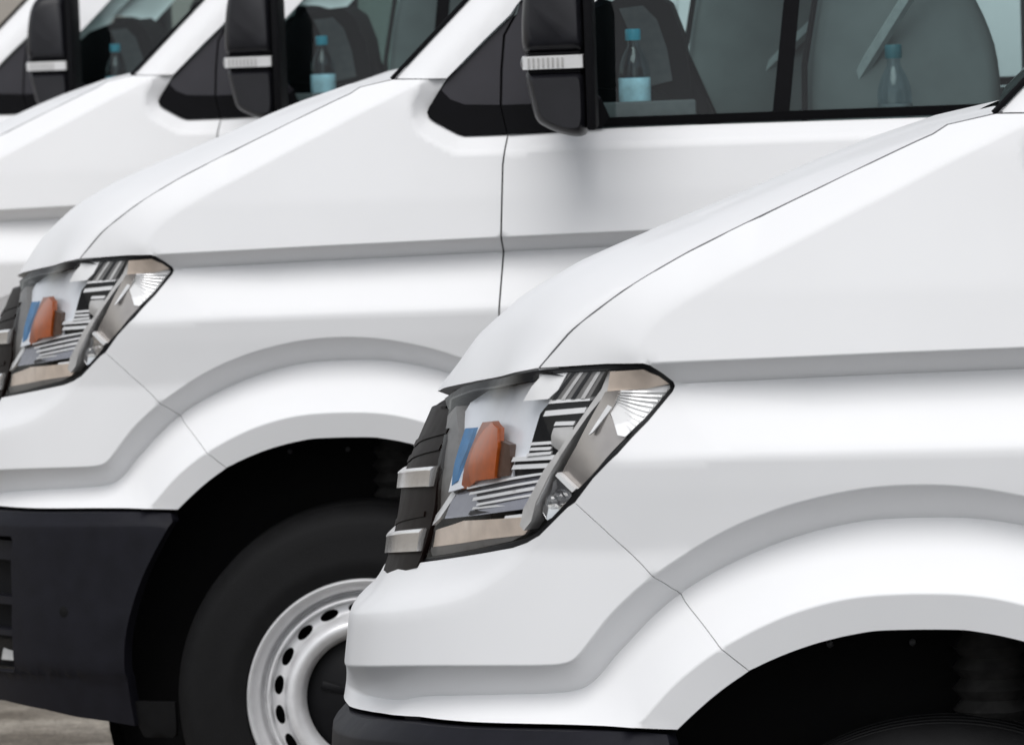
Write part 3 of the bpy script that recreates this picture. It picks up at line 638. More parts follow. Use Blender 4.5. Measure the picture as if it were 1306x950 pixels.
    n1 = len(Vl); add = [Vl[i] + np.array([-.02, 0, -.008]) for i in range(na)]; Vl = np.vstack([Vl, add])
    Fl += [(i, n1 + i, n1 + i + 1, i + 1) for i in range(na - 1)]
    ho = mesh('hood', Vl, Fl, M['paint'], root, 45); whole(ho)
    rear_edge = V[-1].copy()
    left.append(tube('hood_gap_shade', [tuple(p + [0, -.0006 + .0006 * min(i_ / 18, 1), -.0034 + .0023 * min(i_ / 18, 1)]) for i_, p in enumerate(S[2:])], .0015, M['seam'], root, 8))  # thin grey tube painting in the shadow of the hood gap
    # black ribbon put in for the shadow of the lamp gap
    ug = mesh('lamp_gap_shade', *ribbon(E3 + [-.012, 0, -.004], E3 + [-.05, 0, -.016]), M['liner'], root); whole(ug)
    # ---------------- cowl, windscreen, pillars
    pf0, pf1 = np.array(D['pil_front']); dirp = (pf1 - pf0) / (pf1[1] - pf0[1])
    zz = np.linspace(1.467, 2.06, 24); pfl = np.stack([pf0[0] + dirp[0] * (zz - pf0[1]), zz], 1)
    pbl = [tuple(p) for p in D['pil_back'][:4]] + [(1.86, 1.655), (2.27, 2.06)]
    pill = [tuple(p) for p in pfl] + pbl[::-1]
    def pilf(s, z):
        e = np.interp(z, pfl[:, 1], pfl[:, 0]); dd = np.clip(s - e, 0, 1)
        return skin(s, z, -.045 * np.clip(1 - dd / .075, 0, 1) ** 1.6 - .02)
    left.append(panel('windscreen_pillar', pill[::-1], M['paint'], root, h=.02, flange=.015, gap=.001, fn=pilf))
    edge = pilf(pfl[:, 0] + .001, pfl[:, 1]); nu = 15
    W = np.zeros((len(zz), nu, 3))
    for j in range(len(zz)):
        for i, a in enumerate(np.linspace(0, 1, nu)):
            W[j, i] = (edge[j, 0] + .03 * (1 - a ** 2.2) - .004, edge[j, 1] * a, edge[j, 2] - (.055 if j == 0 else 0))
    Fc = [(j * nu + i, j * nu + i + 1, (j + 1) * nu + i + 1, (j + 1) * nu + i) for j in range(len(zz) - 1) for i in range(nu - 1)]
    wo_ = mesh('windscreen', W.reshape(-1, 3), [f[::-1] for f in Fc], M['windscreen'], root, 60); whole(wo_)
    left.append(tube('windscreen_seal', [tuple(p + [.006, .004, .0]) for p in edge], .004, M['rubber'], root, 8))
    ce = rear_edge + [.05, 0, -.06]; we = W[0] + [.004, 0, -.012]; we = np.stack([np.interp(np.linspace(0, 1, na), np.linspace(0, 1, nu), we[:, i]) for i in range(3)], 1)
    cw = mesh('cowl', *ribbon(we, ce), M['plastic'], root); whole(cw)
    bm_ = bmesh.new(); box_bm(bm_, tuple(rear_edge[-2] + [-.055, .0, -.004]), (.05, .03, .02), Matrix.Rotation(.4, 3, 'Z'), .006); left.append(bm_obj('cowl_clip', bm_, M['rubber'], root))
    # ---------------- door
    REAR = 2.85
    dq = [(1.777, 1.362)] + DS_[1:] + [tuple(p) for p in LE if p[0] > 1.752 and p[1] > .345] + [(1.893, .345), (REAR, .345), (REAR, 1.364)] + [(2.6, 1.365), (2.34, 1.366), (2.1, 1.367), (1.95, 1.366), (1.86, 1.362)]
    door = panel('door', dq, M['paint'], root, CREASES_S, h=.012, flange=.014, gap=.0022)
    left.append(door)
    wf = [(1.965, 1.372), (1.915, 1.46), (1.90, 1.52), (1.93, 1.58), (2.32, 1.965), (2.36, 1.985), (2.79, 1.985), (2.81, 1.965), (2.81, 1.372)]
    ofr = [(1.806, 1.606), (1.865, 1.66), (2.28, 2.07), (REAR, 2.07), (REAR, 1.368), (2.812, 1.368)]
    frm = ofr + wf[::-1][1:6] + [(1.93, 1.58), (1.87, 1.60)]
    panel('door_frame', frm[::-1], M['paint'], door, h=.03, flange=.02, gap=0, fn=lambda s, z: skin(s, z, -.03 + 0 * s))
    panel('window_glass', [(1.93, 1.36)] + [(1.90, 1.50), (1.92, 1.57), (2.32, 1.97), (2.37, 1.99), (2.80, 1.99), (2.82, 1.36)][::1], M['glass'], door, h=.05, flange=0, gap=0, fn=lambda s, z: skin(s, z, -.042 + 0 * s), angle=60)
    strip('sill_seal', [(1.945, 1.367), (2.815, 1.366), (2.815, 1.384), (1.96, 1.384)], M['rubber'], door, -.006, .03, h=.03)
    panel('window_divider', [(2.261, 1.380), (2.292, 1.380), (2.318, 1.585), (2.365, 1.985), (2.335, 1.985), (2.289, 1.585)], M['rubber'], door, h=.02, flange=.014, gap=0, fn=lambda s, z: skin(s, z, -.036 + 0 * s))
    panel('mirror_plate', [(1.768, 1.413), (1.94, 1.412), (1.95, 1.42), (1.915, 1.46), (1.90, 1.52), (1.93, 1.58), (1.87, 1.60), (1.808, 1.603), (1.80, 1.577), (1.778, 1.54), (1.771, 1.475)], M['sail'], door, h=.02, flange=.012, gap=0.001, fn=lambda s, z: skin(s, z, -.030 + 0 * s))
    panel('plate_seal', [(1.778, 1.3605), (1.95, 1.366), (1.965, 1.384), (1.95, 1.42), (1.94, 1.4125), (1.768, 1.4135)], M['rubber'], door, h=.02, flange=.012, gap=0, fn=lambda s, z: skin(s, z, -.027 + 0 * s))
    tr = panel('corner_trim', [(1.672, 1.466), (1.745, 1.534), (1.793, 1.577), (1.803, 1.594), (1.796, 1.577), (1.774, 1.54), (1.767, 1.475), (1.764, 1.414), (1.70, 1.417), (1.674, 1.427), (1.656, 1.446)][::-1], M['sail'], root, h=.02, flange=.012, gap=0, fn=lambda s, z: skin(s, z, -.032 + 0 * s))
    panel('trim_seal', [(1.671, 1.465), (1.652, 1.44), (1.635, 1.414), (1.631, 1.405), (1.634, 1.396), (1.644, 1.3885), (1.686, 1.3645), (1.698, 1.3605), (1.776, 1.3605), (1.765, 1.413), (1.70, 1.4165), (1.674, 1.4265), (1.656, 1.4465)], M['rubber'], tr, h=.02, flange=.012, gap=0, fn=lambda s, z: skin(s, z, -.029 + 0 * s))
    panel('trim_backing', [(1.74, 1.375), (1.80, 1.375), (1.83, 1.60), (1.79, 1.57), (1.74, 1.50)], M['rubber'], tr, h=.05, flange=0, gap=0, fn=lambda s, z: skin(s, z, -.040 + 0 * s))
    left.append(tr)
    box('door_armrest', (-1.0, .79, 1.235), (.5, .10, .07), M['dash'], door, None, .015)
    hb = skin(np.array([2.66]), np.array([1.13]), np.array([.02]))[0]
    box('door_handle', tuple(hb), (.2, .035, .035), M['plastic'], door, None, .012)
    bake_children(door)
    # ---------------- mirror
    left.append(make_mirror(root))
    # ---------------- rear body, roof, floor
    bs = [(REAR, .345), (6.2, .345), (6.2, 2.07), (REAR, 2.07)]
    arch = [(1.45 + 3.64 + .47 * math.cos(t), .33 + .47 * math.sin(t)) for t in np.linspace(-.0, math.pi, 24)]
    bs = [(REAR, .345)] + arch[::-1] + [(6.2, .345), (6.2, 2.07), (REAR, 2.07)]
    bs = [bs[0]] + [(p[0], max(p[1], .346)) for p in bs[1:-3]] + bs[-3:]
    SC_R = [STL[::4], STL[::4] - [0, .03], MIDL[::4]]
    left.append(panel('side_panel', bs, M['paint'], root, SC_R, h=.06, flange=.02, gap=.002))
    zt = 2.07; ytop = float(skin(np.array([3.5]), np.array([zt]), np.array([-.02]))[0, 1]); xs_ = [-.72, -.85, -1.1, -1.5, -4.72]
    V = []; nu = 13
    for x in xs_:
        for a in np.linspace(-1, 1, nu):
            lift = .30 * (1 - abs(a) ** 3.2) * np.interp(-x, [.72, .85, 1.1, 1.5], [.0, .35, .75, 1])
            V.append((x + (.12 * (1 - a * a) if x > -1 else 0), ytop * a, zt + lift - .006))
    Fc = [(j * nu + i, j * nu + i + 1, (j + 1) * nu + i + 1, (j + 1) * nu + i) for j in range(len(xs_) - 1) for i in range(nu - 1)]
    Fc.append(tuple((len(xs_) - 1) * nu + i for i in range(nu)))
    mesh('roof', V, Fc, M['paint'], root, 50)
    box('headliner', (-1.35, 0, 2.075), (1.1, 1.6, .02), M['headliner'], root)
    rd = box('rear_door', (-4.735, 0, 1.2), (.03, 1.86, 1.72), M['paint'], root, None, .01)
    box('door_handle', (-4.76, -.05, 1.0), (.03, .16, .05), M['plastic'], rd)
    for sgn in (1, -1): box('tail_lamp', (-4.75, sgn * .87, 1.0), (.03, .1, .42), M['red'], root, None, .01)
    box('floor_pan', (-2.75, 0, .44), (4.2, 1.84, .08), M['liner'], root)
    box('bulkhead', (-1.62, 0, .99), (.03, 1.86, 1.02), M['dashgrey'], root)
    box('engine_bay', (.30, 0, .72), (.55, 1.10, .62), M['liner'], root)
    # ---------------- interior
    db = bmesh.new()
    prof = [(-.02, 1.42), (-.20, 1.44), (-.42, 1.435), (-.58, 1.42), (-.64, 1.36), (-.60, 1.05), (-.45, .6), (-.1, .6)]
    a = [db.verts.new((x, .70, z)) for x, z in prof]; b = [db.verts.new((x, -.86, z)) for x, z in prof]
    db.faces.new(a); db.faces.new(b[::-1])
    for i in range(len(prof)): db.faces.new((a[i], b[i], b[(i + 1) % len(prof)], a[(i + 1) % len(prof)]))
    dash = bm_obj('dashboard', db, M['dash'], root, 30)
    box('cup_tray', (-.44, .785, 1.30), (.36, .15, .10), M['dash'], dash, None, .01)
    box('tray_lip', (-.47, .868, 1.36), (.34, .012, .10), M['dashgrey'], dash, None, .005)
    hump = bmesh.new()
    pr = [(-.30, 1.42), (-.36, 1.51), (-.44, 1.575), (-.51, 1.60), (-.565, 1.605), (-.597, 1.58), (-.618, 1.52), (-.628, 1.45), (-.628, 1.38)]
    a = [hump.verts.new((x, .64, z)) for x, z in pr]; b = [hump.verts.new((x, .20, z)) for x, z in pr]
    hump.faces.new(a); hump.faces.new(b[::-1])
    for i in range(len(pr)): hump.faces.new((a[i], b[i], b[(i + 1) % len(pr)], a[(i + 1) % len(pr)]))
    bm_obj('instrument_cowl', hump, M['dash'], dash, 35)
    cs = bmesh.new(); pr = [(-.50, 1.578), (-.545, 1.582), (-.570, 1.555), (-.587, 1.50), (-.595, 1.44), (-.545, 1.43), (-.535, 1.49)]
    a = [cs.verts.new((x, .648, z)) for x, z in pr]; b = [cs.verts.new((x, .638, z)) for x, z in pr]
    cs.faces.new(a); cs.faces.new(b[::-1])
    for i in range(len(pr)): cs.faces.new((a[i], b[i], b[(i + 1) % len(pr)], a[(i + 1) % len(pr)]))
    bm_obj('cowl_side', cs, M['dashgrey'], dash, 35)
    sw = bmesh.new(); n1, n2 = 48, 10
    ring = []
    for i in range(n1):
        t = 2 * math.pi * i / n1
        ring.append([sw.verts.new(((.195 + .019 * math.cos(p)) * math.cos(t), (.195 + .019 * math.cos(p)) * math.sin(t), .019 * math.sin(p))) for p in [2 * math.pi * k / n2 for k in range(n2)]])
    for i in range(n1):
        for k in range(n2): sw.faces.new((ring[i][k], ring[(i + 1) % n1][k], ring[(i + 1) % n1][(k + 1) % n2], ring[i][(k + 1) % n2]))
    box_bm(sw, (0, 0, -.01), (.15, .11, .05), None, .015); box_bm(sw, (0, .10, -.005), (.04, .16, .02)); box_bm(sw, (0, -.10, -.005), (.04, .16, .02)); box_bm(sw, (-.10, 0, -.005), (.16, .04, .02))
    mtx = Matrix.Translation((-.665, .42, 1.335)) @ Matrix.Rotation(math.radians(-68), 4, 'Y')
    bmesh.ops.transform(sw, matrix=mtx, verts=sw.verts)
    bm_obj('steering_wheel', sw, M['rubber'], root)
    for y0 in (.45, -.45):
        sb = bmesh.new()
        box_bm(sb, (-.95, y0, .98), (.52, .50, .16), None, .05, 3)
        seat = bm_obj('seat', sb, M['fabric'], root)
        dx_ = 0 if y0 > 0 else .235
        pr = smooth_closed([(-.86, .98), (-.85, 1.25), (-.845, 1.45), (-.88, 1.64), (-.96, 1.74), (-1.07, 1.71), (-1.145, 1.61), (-1.185, 1.53), (-1.21, 1.44), (-1.21, .98)], .03)
        V = []; npr = len(pr); cp = pr.mean(0)
        ysv = [(-.24, .86), (-.225, .95), (-.19, 1.0), (.19, 1.0), (.225, .95), (.24, .86)]
        for yy, kk in ysv: V += [(cp[0] + (p[0] - cp[0]) * kk + dx_, y0 + yy, cp[1] + (p[1] - cp[1]) * kk) for p in pr]
        Fq = [(j * npr + i, j * npr + (i + 1) % npr, (j + 1) * npr + (i + 1) % npr, (j + 1) * npr + i) for j in range(len(ysv) - 1) for i in range(npr)] + [tuple(range(npr)), tuple((len(ysv) - 1) * npr + i for i in range(npr))[::-1]]
        bk = bmesh.new(); me = bpy.data.meshes.new('b'); me.from_pydata(V, [], Fq); bk.from_mesh(me); bpy.data.meshes.remove(me); bm_obj('backrest', bk, M['fabric'], seat, 50)
        tube('seat_piping', [(-.842 + dx_, y0 + .235, 1.10), (-.838 + dx_, y0 + .235, 1.30), (-.842 + dx_, y0 + .235, 1.46), (-.875 + dx_, y0 + .235, 1.63), (-.95 + dx_, y0 + .235, 1.735)], .006, M['dash'], seat, 6)
        tube('seat_belt', [(-1.26, y0 + .40, 1.86), (-1.05 + dx_ * .4, y0 + .30, 1.60), (-.84 + dx_, y0 + .16, 1.28)], [.013, .013, .013], M['belt'], root, 6)
        hd = bmesh.new(); box_bm(hd, (-1.02 + dx_, y0, 1.83), (.11, .27, .17), None, .045, 3); bm_obj('headrest', hd, M['fabric'], seat)
    box('centre_tray', (-1.0, .0, 1.23), (.26, .30, .05), M['dash'], root, None, .012)
    # ---------------- wheels, liners, suspension
    for (wx, sgn) in ((0.0, 1), (0.0, -1), (-3.64, 1), (-3.64, -1)): make_wheel(root, wx + .003, sgn)
    for sgn in (1, -1):
        for wx in (.0, -3.64):
            V = []; Fc = []; n = 28
            for i in range(n + 1):
                t = -.6 + (math.pi + 1.2) * i / n; rx, rz = (.50, .50) if wx == 0 else (.49, .49)
                xl = wx + .01 + rx * math.cos(t); yl = min(.86, float(np.interp(s_of_x(xl), SL, PL[:, 1])) - .10)
                V += [(xl, sgn * yl, .33 + rz * math.sin(t)), (wx + .01 + rx * math.cos(t), sgn * .58, .33 + rz * math.sin(t))]
            for i in range(n): Fc.append((2 * i, 2 * i + 1, 2 * i + 3, 2 * i + 2))
            Fc.append(tuple(2 * i + 1 for i in range(n + 1)))
            lin = mesh('wheel_liner', V, Fc, M['liner'], root)
            if wx == 0:
                st_ = lathe('strut', [(0, .32), (.03, .32), (.032, .30)] + [(.052 if k_ % 2 else .040, .285 - k_ * .014) for k_ in range(11)] + [(.03, .12), (.026, 0), (0, 0)], M['iron'], root, (-.06, sgn * .70, .50), 'Z', 20)
                for cx_ in (.155, .045, -.055):
                    cb = bmesh.new(); bmesh.ops.create_icosphere(cb, subdivisions=1, radius=.0055, matrix=Matrix.Translation((cx_, sgn * .60, .765))); bm_obj('liner_light_dot', cb, M['dashgrey'], lin)  # small grey balls standing in for light through liner holes
    for o in left: mirror_obj(o, o.parent)

def ribbon(A, B):
    A = np.asarray(A); B = np.asarray(B); n = len(A)
    return np.vstack([A, B]), [(i, n + i, n + i + 1, i + 1) for i in range(n - 1)]
def whole(o):
    """join a half panel with its mirror image across the middle of the van"""
    me = o.data; bm = bmesh.new(); bm.from_mesh(me)
    g = bmesh.ops.duplicate(bm, geom=bm.verts[:] + bm.edges[:] + bm.faces[:])['geom']
    vs = [e for e in g if isinstance(e, bmesh.types.BMVert)]
    for v in vs: v.co.y *= -1
    bmesh.ops.reverse_faces(bm, faces=[e for e in g if isinstance(e, bmesh.types.BMFace)])
    for v in bm.verts:
        if abs(v.co.y) < .004: v.co.y = 0
    mid = [v for v in bm.verts if v.co.y == 0]
    bmesh.ops.remove_doubles(bm, verts=mid, dist=.004)
    bm.to_mesh(me); bm.free(); me.shade_smooth(); me.set_sharp_from_angle(angle=math.radians(72))
def bake(o, rz):
    loc = o.location.copy(); o.data.transform(Matrix.Translation(loc) @ Matrix.Rotation(rz, 4, 'Z')); o.location = (0, 0, 0)
def bake_children(o): pass

def make_mirror(root):
    # outline of the housing seen from the side (x, z), swept outwards with rounded ends
    def sweep(name, out, ys, m, parent, angle=40):
        out = np.array(out); c = out.mean(0); V = []; Fc = []; n = len(out)
        for y, k in ys:
            q = c + (out - c) * k
            V += [(x, y, z) for x, z in q]
        for j in range(len(ys) - 1):
            for i in range(n): Fc.append((j * n + i, j * n + (i + 1) % n, (j + 1) * n + (i + 1) % n, (j + 1) * n + i))
        Fc.append(tuple(range(n))); Fc.append(tuple((len(ys) - 1) * n + i for i in range(n))[::-1])
        bm = bmesh.new(); me = bpy.data.meshes.new(name); me.from_pydata(V, [], Fc); bm.from_mesh(me); bpy.data.meshes.remove(me)
        return bm_obj(name, bm, m, parent, angle)
    yo = lambda y0, y1: [(y0, .80), (y0 + .015, .93), (y0 + .04, 1.0), (y1 - .09, 1.0), (y1 - .05, .985), (y1 - .024, .94), (y1 - .008, .86), (y1, .74)]
    up = smooth_closed([(-.340, 1.508), (-.338, 1.55), (-.345, 1.62), (-.357, 1.665), (-.385, 1.690), (-.43, 1.692), (-.450, 1.685), (-.453, 1.66), (-.453, 1.55), (-.453, 1.514), (-.449, 1.508), (-.44, 1.507), (-.35, 1.507)], .006)
    mir = sweep('door_mirror', up, yo(1.045, 1.235), M['mirror'], root)
    lo = smooth_closed([(-.35, 1.481), (-.342, 1.478), (-.344, 1.455), (-.350, 1.425), (-.358, 1.39), (-.375, 1.378), (-.40, 1.366), (-.43, 1.358), (-.452, 1.362), (-.454, 1.42), (-.453, 1.47), (-.449, 1.480), (-.44, 1.481)], .006)
    sweep('mirror_base', lo, yo(1.04, 1.225), M['mirror'], mir)
    sweep('mirror_gap', [(-.35, 1.474), (-.445, 1.474), (-.445, 1.513), (-.35, 1.513)], [(1.05, .9), (1.22, .95)], M['rubber'], mir)
    ind = smooth_closed([(-.3385, 1.482), (-.336, 1.493), (-.3385, 1.506), (-.36, 1.5075), (-.43, 1.5080), (-.4495, 1.507), (-.451, 1.494), (-.4495, 1.4805), (-.43, 1.480), (-.36, 1.4805)], .004)
    io = sweep('indicator_lens', ind, [(1.09, .96), (1.20, 1.0), (1.224, .985), (1.232, .95), (1.235, .90)], M['clear'], mir)
    sweep('indicator_reflector', [(-.340, 1.482), (-.340, 1.506), (-.4495, 1.5065), (-.4495, 1.482)], [(1.10, .97), (1.220, .99), (1.226, .95)], M['white_plastic'], mir)
    for k in range(8): box('reflector_rib', (-.352 - k * .0085, 1.2275, 1.494), (.0035, .003, .017), M['silver'], mir, None, 0)
    box('mirror_core', (-.425, 1.13, 1.51), (.055, .15, .24), M['rubber'], mir, None, .01)
    g = box('mirror_glass', (-.4545, 1.14, 1.53), (.006, .15, .28), M['chrome'], mir, None, .002)
    box('mirror_rim', (-.459, 1.14, 1.530), (.016, .188, .315), M['rubber'], mir, None, .004)
    tube('mirror_arm', [(-.40, .93, 1.43), (-.40, 1.00, 1.43), (-.40, 1.07, 1.43)], [.035, .03, .035], M['plastic'], mir, 14)
    return mir
def smooth_closed(L, step):
    L = np.asarray(L, float)
    for _ in range(2):
        q = np.empty((2 * len(L), 2)); q[0::2] = .75 * L + .25 * np.roll(L, -1, 0); q[1::2] = .25 * L + .75 * np.roll(L, -1, 0); L = q
    return resample(np.vstack([L, L[:1]]), step)[:-1]

def make_wheel(root, wx, sgn):
    zc = .329; w = bpy.data.objects.new('wheel', None); coll.objects.link(w); w.parent = root; w.location = (wx, 0, zc); w.empty_display_size = .1
    Y = .905
    tp = [(.222, Y - .02), (.228, Y - .007), (.245, Y - .003), (.262, Y - .0015), (.266, Y - .003), (.300, Y - .003), (.325, Y - .010), (.331, Y - .012), (.343, Y - .024), (.352, Y - .040), (.355, Y - .055)]
    for k in range(4):
        y = Y - .072 - k * .032; tp += [(.3562, y + .010), (.3565, y), (.349, y - .003), (.349, y - .009), (.3565, y - .012)]
    tp += [(.352, Y - .20), (.34, Y - .22), (.29, Y - .235), (.222, Y - .215)]
    lathe('tyre', [(r, sgn * y) for r, y in tp], M['tyre'], w, (0, 0, 0), 'Y', 96, True)
    # steel rim: profile by arc length with real ventilation holes
    prof = np.array([(.2245, Y - .030), (.2250, Y - .012), (.2215, Y - .004), (.2170, Y - .005), (.2125, Y - .014), (.2065, Y - .022), (.2000, Y - .026), (.1965, Y - .052), (.1915, Y - .054), (.1885, Y - .024), (.1850, Y - .021), (.1815, Y - .024), (.1795, Y - .044), (.1765, Y - .044), (.1580, Y - .040), (.1555, Y - .030), (.1500, Y - .008), (.1420, Y - .002), (.1330, Y - .003), (.1240, Y - .010), (.1180, Y - .022), (.1150, Y - .034)])
    d = np.r_[0, np.cumsum(np.linalg.norm(np.diff(prof, axis=0), axis=1))]
    fine = smooth_line(prof, .003, 1); d = np.r_[0, np.cumsum(np.linalg.norm(np.diff(fine, axis=0), axis=1))]
    R0 = .168; pc = float(np.interp(-.168, -fine[:, 0], d)); nh = 19
    L = 2 * math.pi * R0
    out = [(0, 0), (L, 0), (L, d[-1]), (0, d[-1])]
    holes = []
    for k in range(nh):
        c = (k + .5) * L / nh
        holes.append([(c + .0182 * math.cos(t), pc + .0092 * math.sin(t)) for t in np.linspace(0, 2 * math.pi, 20, endpoint=False)])
    cr = [np.stack([np.linspace(.002, L - .002, 150), np.full(150, x)], 1) for x in d[2:-2:1]]
    o = []
    for a, b in zip(out, out[1:] + out[:1]):
        n = 150 if a[1] == b[1] else 26
        o += [(a[0] + (b[0] - a[0]) * i / n, a[1] + (b[1] - a[1]) * i / n) for i in range(n)]
    o = np.array(o); hl = [np.array(h) for h in holes]
    v, f = cdt(o, cr, hl, .02)
    r = np.interp(v[:, 1], d, fine[:, 0]); y = np.interp(v[:, 1], d, fine[:, 1]); th = v[:, 0] / R0
    V = np.stack([r * np.cos(th), sgn * y, r * np.sin(th)], 1)
    bm = bmesh.new(); me = bpy.data.meshes.new('rim'); me.from_pydata([tuple(p) for p in V], [], [tuple(map(int, t)) for t in f]); bm.from_mesh(me); bpy.data.meshes.remove(me)
    bmesh.ops.remove_doubles(bm, verts=bm.verts, dist=1e-5)
    bm_obj('rim', bm, M['rim'], w, 60)
    lathe('hub_cap', [(r_, sgn * y_) for r_, y_ in ((0, Y - .026), (.03, Y - .026), (.036, Y - .030), (.06, Y - .034), (.085, Y - .038), (.10, Y - .044), (.118, Y - .048))], M['cap'], w, (0, 0, 0), 'Y', 48)
    for k in range(6):
        t = math.pi * 2 * k / 6 + .3
        bb = bmesh.new(); box_bm(bb, (.066 * math.cos(t), sgn * (Y - .034), .066 * math.sin(t)), (.05, .008, .016), Matrix.Rotation(-t, 3, 'Y'), .003)
        bm_obj('cap_rib', bb, M['cap'], w)
    lathe('brake_drum', [(0, sgn * (Y - .09)), (.215, sgn * (Y - .09)), (.218, sgn * (Y - .2)), (0, sgn * (Y - .2))], M['liner'], w, (0, 0, 0), 'Y', 32)

HOOD_BOW = .07
ZC = np.array([(.77, 1.03), (.746, 1.079), (.73, 1.109), (.705, 1.133), (.648, 1.186), (.574, 1.235), (.49, 1.279), (.439, 1.30), (.274, 1.363), (.181, 1.401), (.118, 1.424), (.04, 1.447), (-.03, 1.465), (-.2, 1.52)])
ZC_LIFT = -.006

def make_bottle(name, label, loc, lab=None, cap=None, group=None):
    b = empty(name, label, 'bottle', group); b.location = loc
    lathe('body', [(0, .002), (.026, .0), (.029, .005), (.029, .045), (.0275, .05), (.029, .055), (.029, .112), (.0275, .122), (.0215, .138), (.0135, .151), (.0115, .157), (.0115, .168), (0, .169)], M['water'], b, (0, 0, 0), 'Z', 28)
    lathe('wrapper', [(.0293, .054), (.0297, .056), (.0297, .095), (.0293, .097)], lab or M['label'], b, (0, 0, 0), 'Z', 28)
    lathe('cap', [(.0138, .166), (.0144, .168), (.0144, .184), (.013, .187), (0, .187)], cap or M['bcap'], b, (0, 0, 0), 'Z', 24)
    return b

# ------------------------------------------------------------------ ground
def ground_mat():
    m = bpy.data.materials.new("worn_gravel_asphalt"); m.use_nodes = True; t = m.node_tree; b = t.nodes["Principled BSDF"]
    tc = t.nodes.new("ShaderNodeTexCoord")
    n1 = t.nodes.new("ShaderNodeTexNoise"); n1.inputs["Scale"].default_value = 3.5; n1.inputs["Detail"].default_value = 8
    n2 = t.nodes.new("ShaderNodeTexNoise"); n2.inputs["Scale"].default_value = 55; n2.inputs["Detail"].default_value = 5
    v = t.nodes.new("ShaderNodeTexVoronoi"); v.inputs["Scale"].default_value = 90
    mp_ = t.nodes.new('ShaderNodeMapping'); mp_.inputs['Scale'].default_value = (.7, 1.25, 1); t.links.new(tc.outputs['Object'], mp_.inputs['Vector'])
    for n in (n1, n2): t.links.new(mp_.outputs[0], n.inputs['Vector'])
    t.links.new(tc.outputs['Object'], v.inputs['Vector'])
    r = t.nodes.new("ShaderNodeValToRGB"); r.color_ramp.elements[0].position = .35; r.color_ramp.elements[0].color = (.16, .138, .112, 1)
    r.color_ramp.elements[1].position = .68; r.color_ramp.elements[1].color = (.40, .362, .31, 1)
    t.links.new(n1.outputs["Fac"], r.inputs["Fac"])
    r2 = t.nodes.new("ShaderNodeMapRange"); r2.inputs["From Min"].default_value = .3; r2.inputs["From Max"].default_value = .7; r2.inputs["To Min"].default_value = .6; r2.inputs["To Max"].default_value = 1.4
    t.links.new(n2.outputs["Fac"], r2.inputs["Value"])
    mx = t.nodes.new("ShaderNodeMix"); mx.data_type = 'RGBA'; mx.blend_type = 'MULTIPLY'; mx.inputs["Factor"].default_value = 1
    t.links.new(r.outputs[0], mx.inputs["A"]); t.links.new(r2.outputs[0], mx.inputs["B"]); t.links.new(mx.outputs["Result"], b.inputs["Base Color"])
    b.inputs["Roughness"].default_value = .85
    bp = t.nodes.new("ShaderNodeBump"); bp.inputs["Strength"].default_value = .5; bp.inputs["Distance"].default_value = .01
    t.links.new(v.outputs["Distance"], bp.inputs["Height"]); t.links.new(bp.outputs[0], b.inputs["Normal"])
    return m
gy = [(-400, -.026), (9.6, -.026), (11.4, -.026), (13.2, -.050), (15.4, -.076), (22, -.10), (600, -.10)]
gx = [-500, -30, -6, 6, 30, 500]
V = [(x, y, z) for y, z in gy for x in gx]; nx = len(gx)
Fc = [(j * nx + i, j * nx + i + 1, (j + 1) * nx + i + 1, (j + 1) * nx + i) for j in range(len(gy) - 1) for i in range(nx - 1)]
g = mesh('ground', V, Fc, ground_mat()); g['kind'] = 'structure'
M['unseen_asphalt'] = mat("unseen_asphalt", (.03, .03, .031), .85, noise=.35, nscale=14, bump=.6, bscale=160)
rd_ = mesh('unseen_dark_road', [(-500, -400, -.022), (500, -400, -.022), (500, 9.1, -.022), (-500, 9.1, -.022)], [(0, 1, 2, 3)], M['unseen_asphalt']); rd_['kind'] = 'structure'  # unseen dark sheet, added to cut light bounced up onto the vans

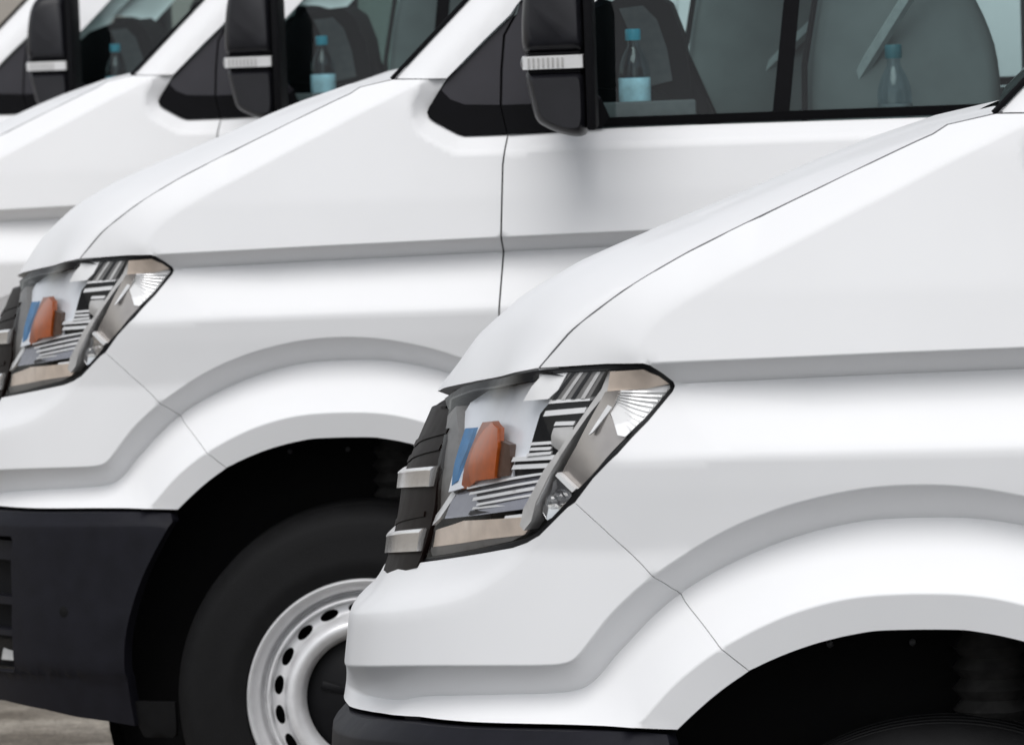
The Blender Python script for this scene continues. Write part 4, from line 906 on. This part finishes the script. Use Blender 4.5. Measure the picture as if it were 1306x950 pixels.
# ------------------------------------------------------------------ the four vans
GROUP = 'white vans parked side by side in a row'
van = empty('white_van', 'nearest white van, cropped by the right edge, its whole headlight and front bumper in view', 'van', GROUP)
van_parts(van)
def copy_tree(o, parent=None):
    c = o.copy(); coll.objects.link(c)
    if parent is not None:
        c.parent = parent; c.matrix_parent_inverse = o.matrix_parent_inverse.copy()
    for ch in o.children: copy_tree(ch, c)
    return c
def pose(o, x, y, z, yaw, pitch, roll=0):
    t = math.radians(yaw); p = math.radians(pitch)
    f0 = Vector((-math.cos(t), -math.sin(t), 0)); n = Vector((math.sin(t), -math.cos(t), 0)); up = Vector((0, 0, 1))
    f = math.cos(p) * f0 - math.sin(p) * up; u = math.sin(p) * f0 + math.cos(p) * up
    o.matrix_world = Matrix(((f.x, n.x, u.x, x), (f.y, n.y, u.y, y), (f.z, n.z, u.z, z), (0, 0, 0, 1))) @ Matrix.Translation((0, .95, .8)) @ Matrix.Rotation(math.radians(roll), 4, 'X') @ Matrix.Translation((0, -.95, -.8))
POSES = [(.628, 7.433, 0, -6.0, 0.0, 1.3), (-.24, 10.364, .003, -2.735, .186), (-.905, 13.0, -.025, -2.7, .2), (-1.56, 15.2, -.055, -2.7, 0)]
LABELS = [None, 'second white van back, its silver steel front wheel and black lower bumper showing',
          'third white van back, half hidden, its black mirror and bottle showing above the second hood',
          'farthest white van in the row, only mirror and window showing at top left corner']
vans = [van] + [copy_tree(van) for _ in range(3)]
for o, p, l in zip(vans, POSES, LABELS):
    pose(o, *p)
    if l: o['label'] = l
bottles = [
    (1, (-.527, .775, 1.354), 1.0, 'blue water bottle with blue wrapper behind the mirror in the second van window'),
    (2, (-.527, .775, 1.354), 1.0, 'blurry blue water bottle behind the mirror in the third van window'),
    (3, (-.527, .775, 1.354), 1.0, 'dim blue water bottle behind the mirror in the farthest van window'),
    (1, (-1.005, .775, 1.27), 1.2, 'water bottle, label and cap darkened to look dim, beside the seat in the second van, right of the window divider'),
]
for k, loc, sc, lab in bottles:
    b = make_bottle('water_bottle', lab, (0, 0, 0), M['label_dim'] if sc > 1 else None, M['bcap_dim'] if sc > 1 else None, 'water bottles in the van cabs')
    bpy.context.view_layer.update()
    b.matrix_world = vans[k].matrix_world @ Matrix.Translation(loc) @ Matrix.Diagonal((1 if sc == 1 else 1.1, 1 if sc == 1 else 1.1, sc, 1))
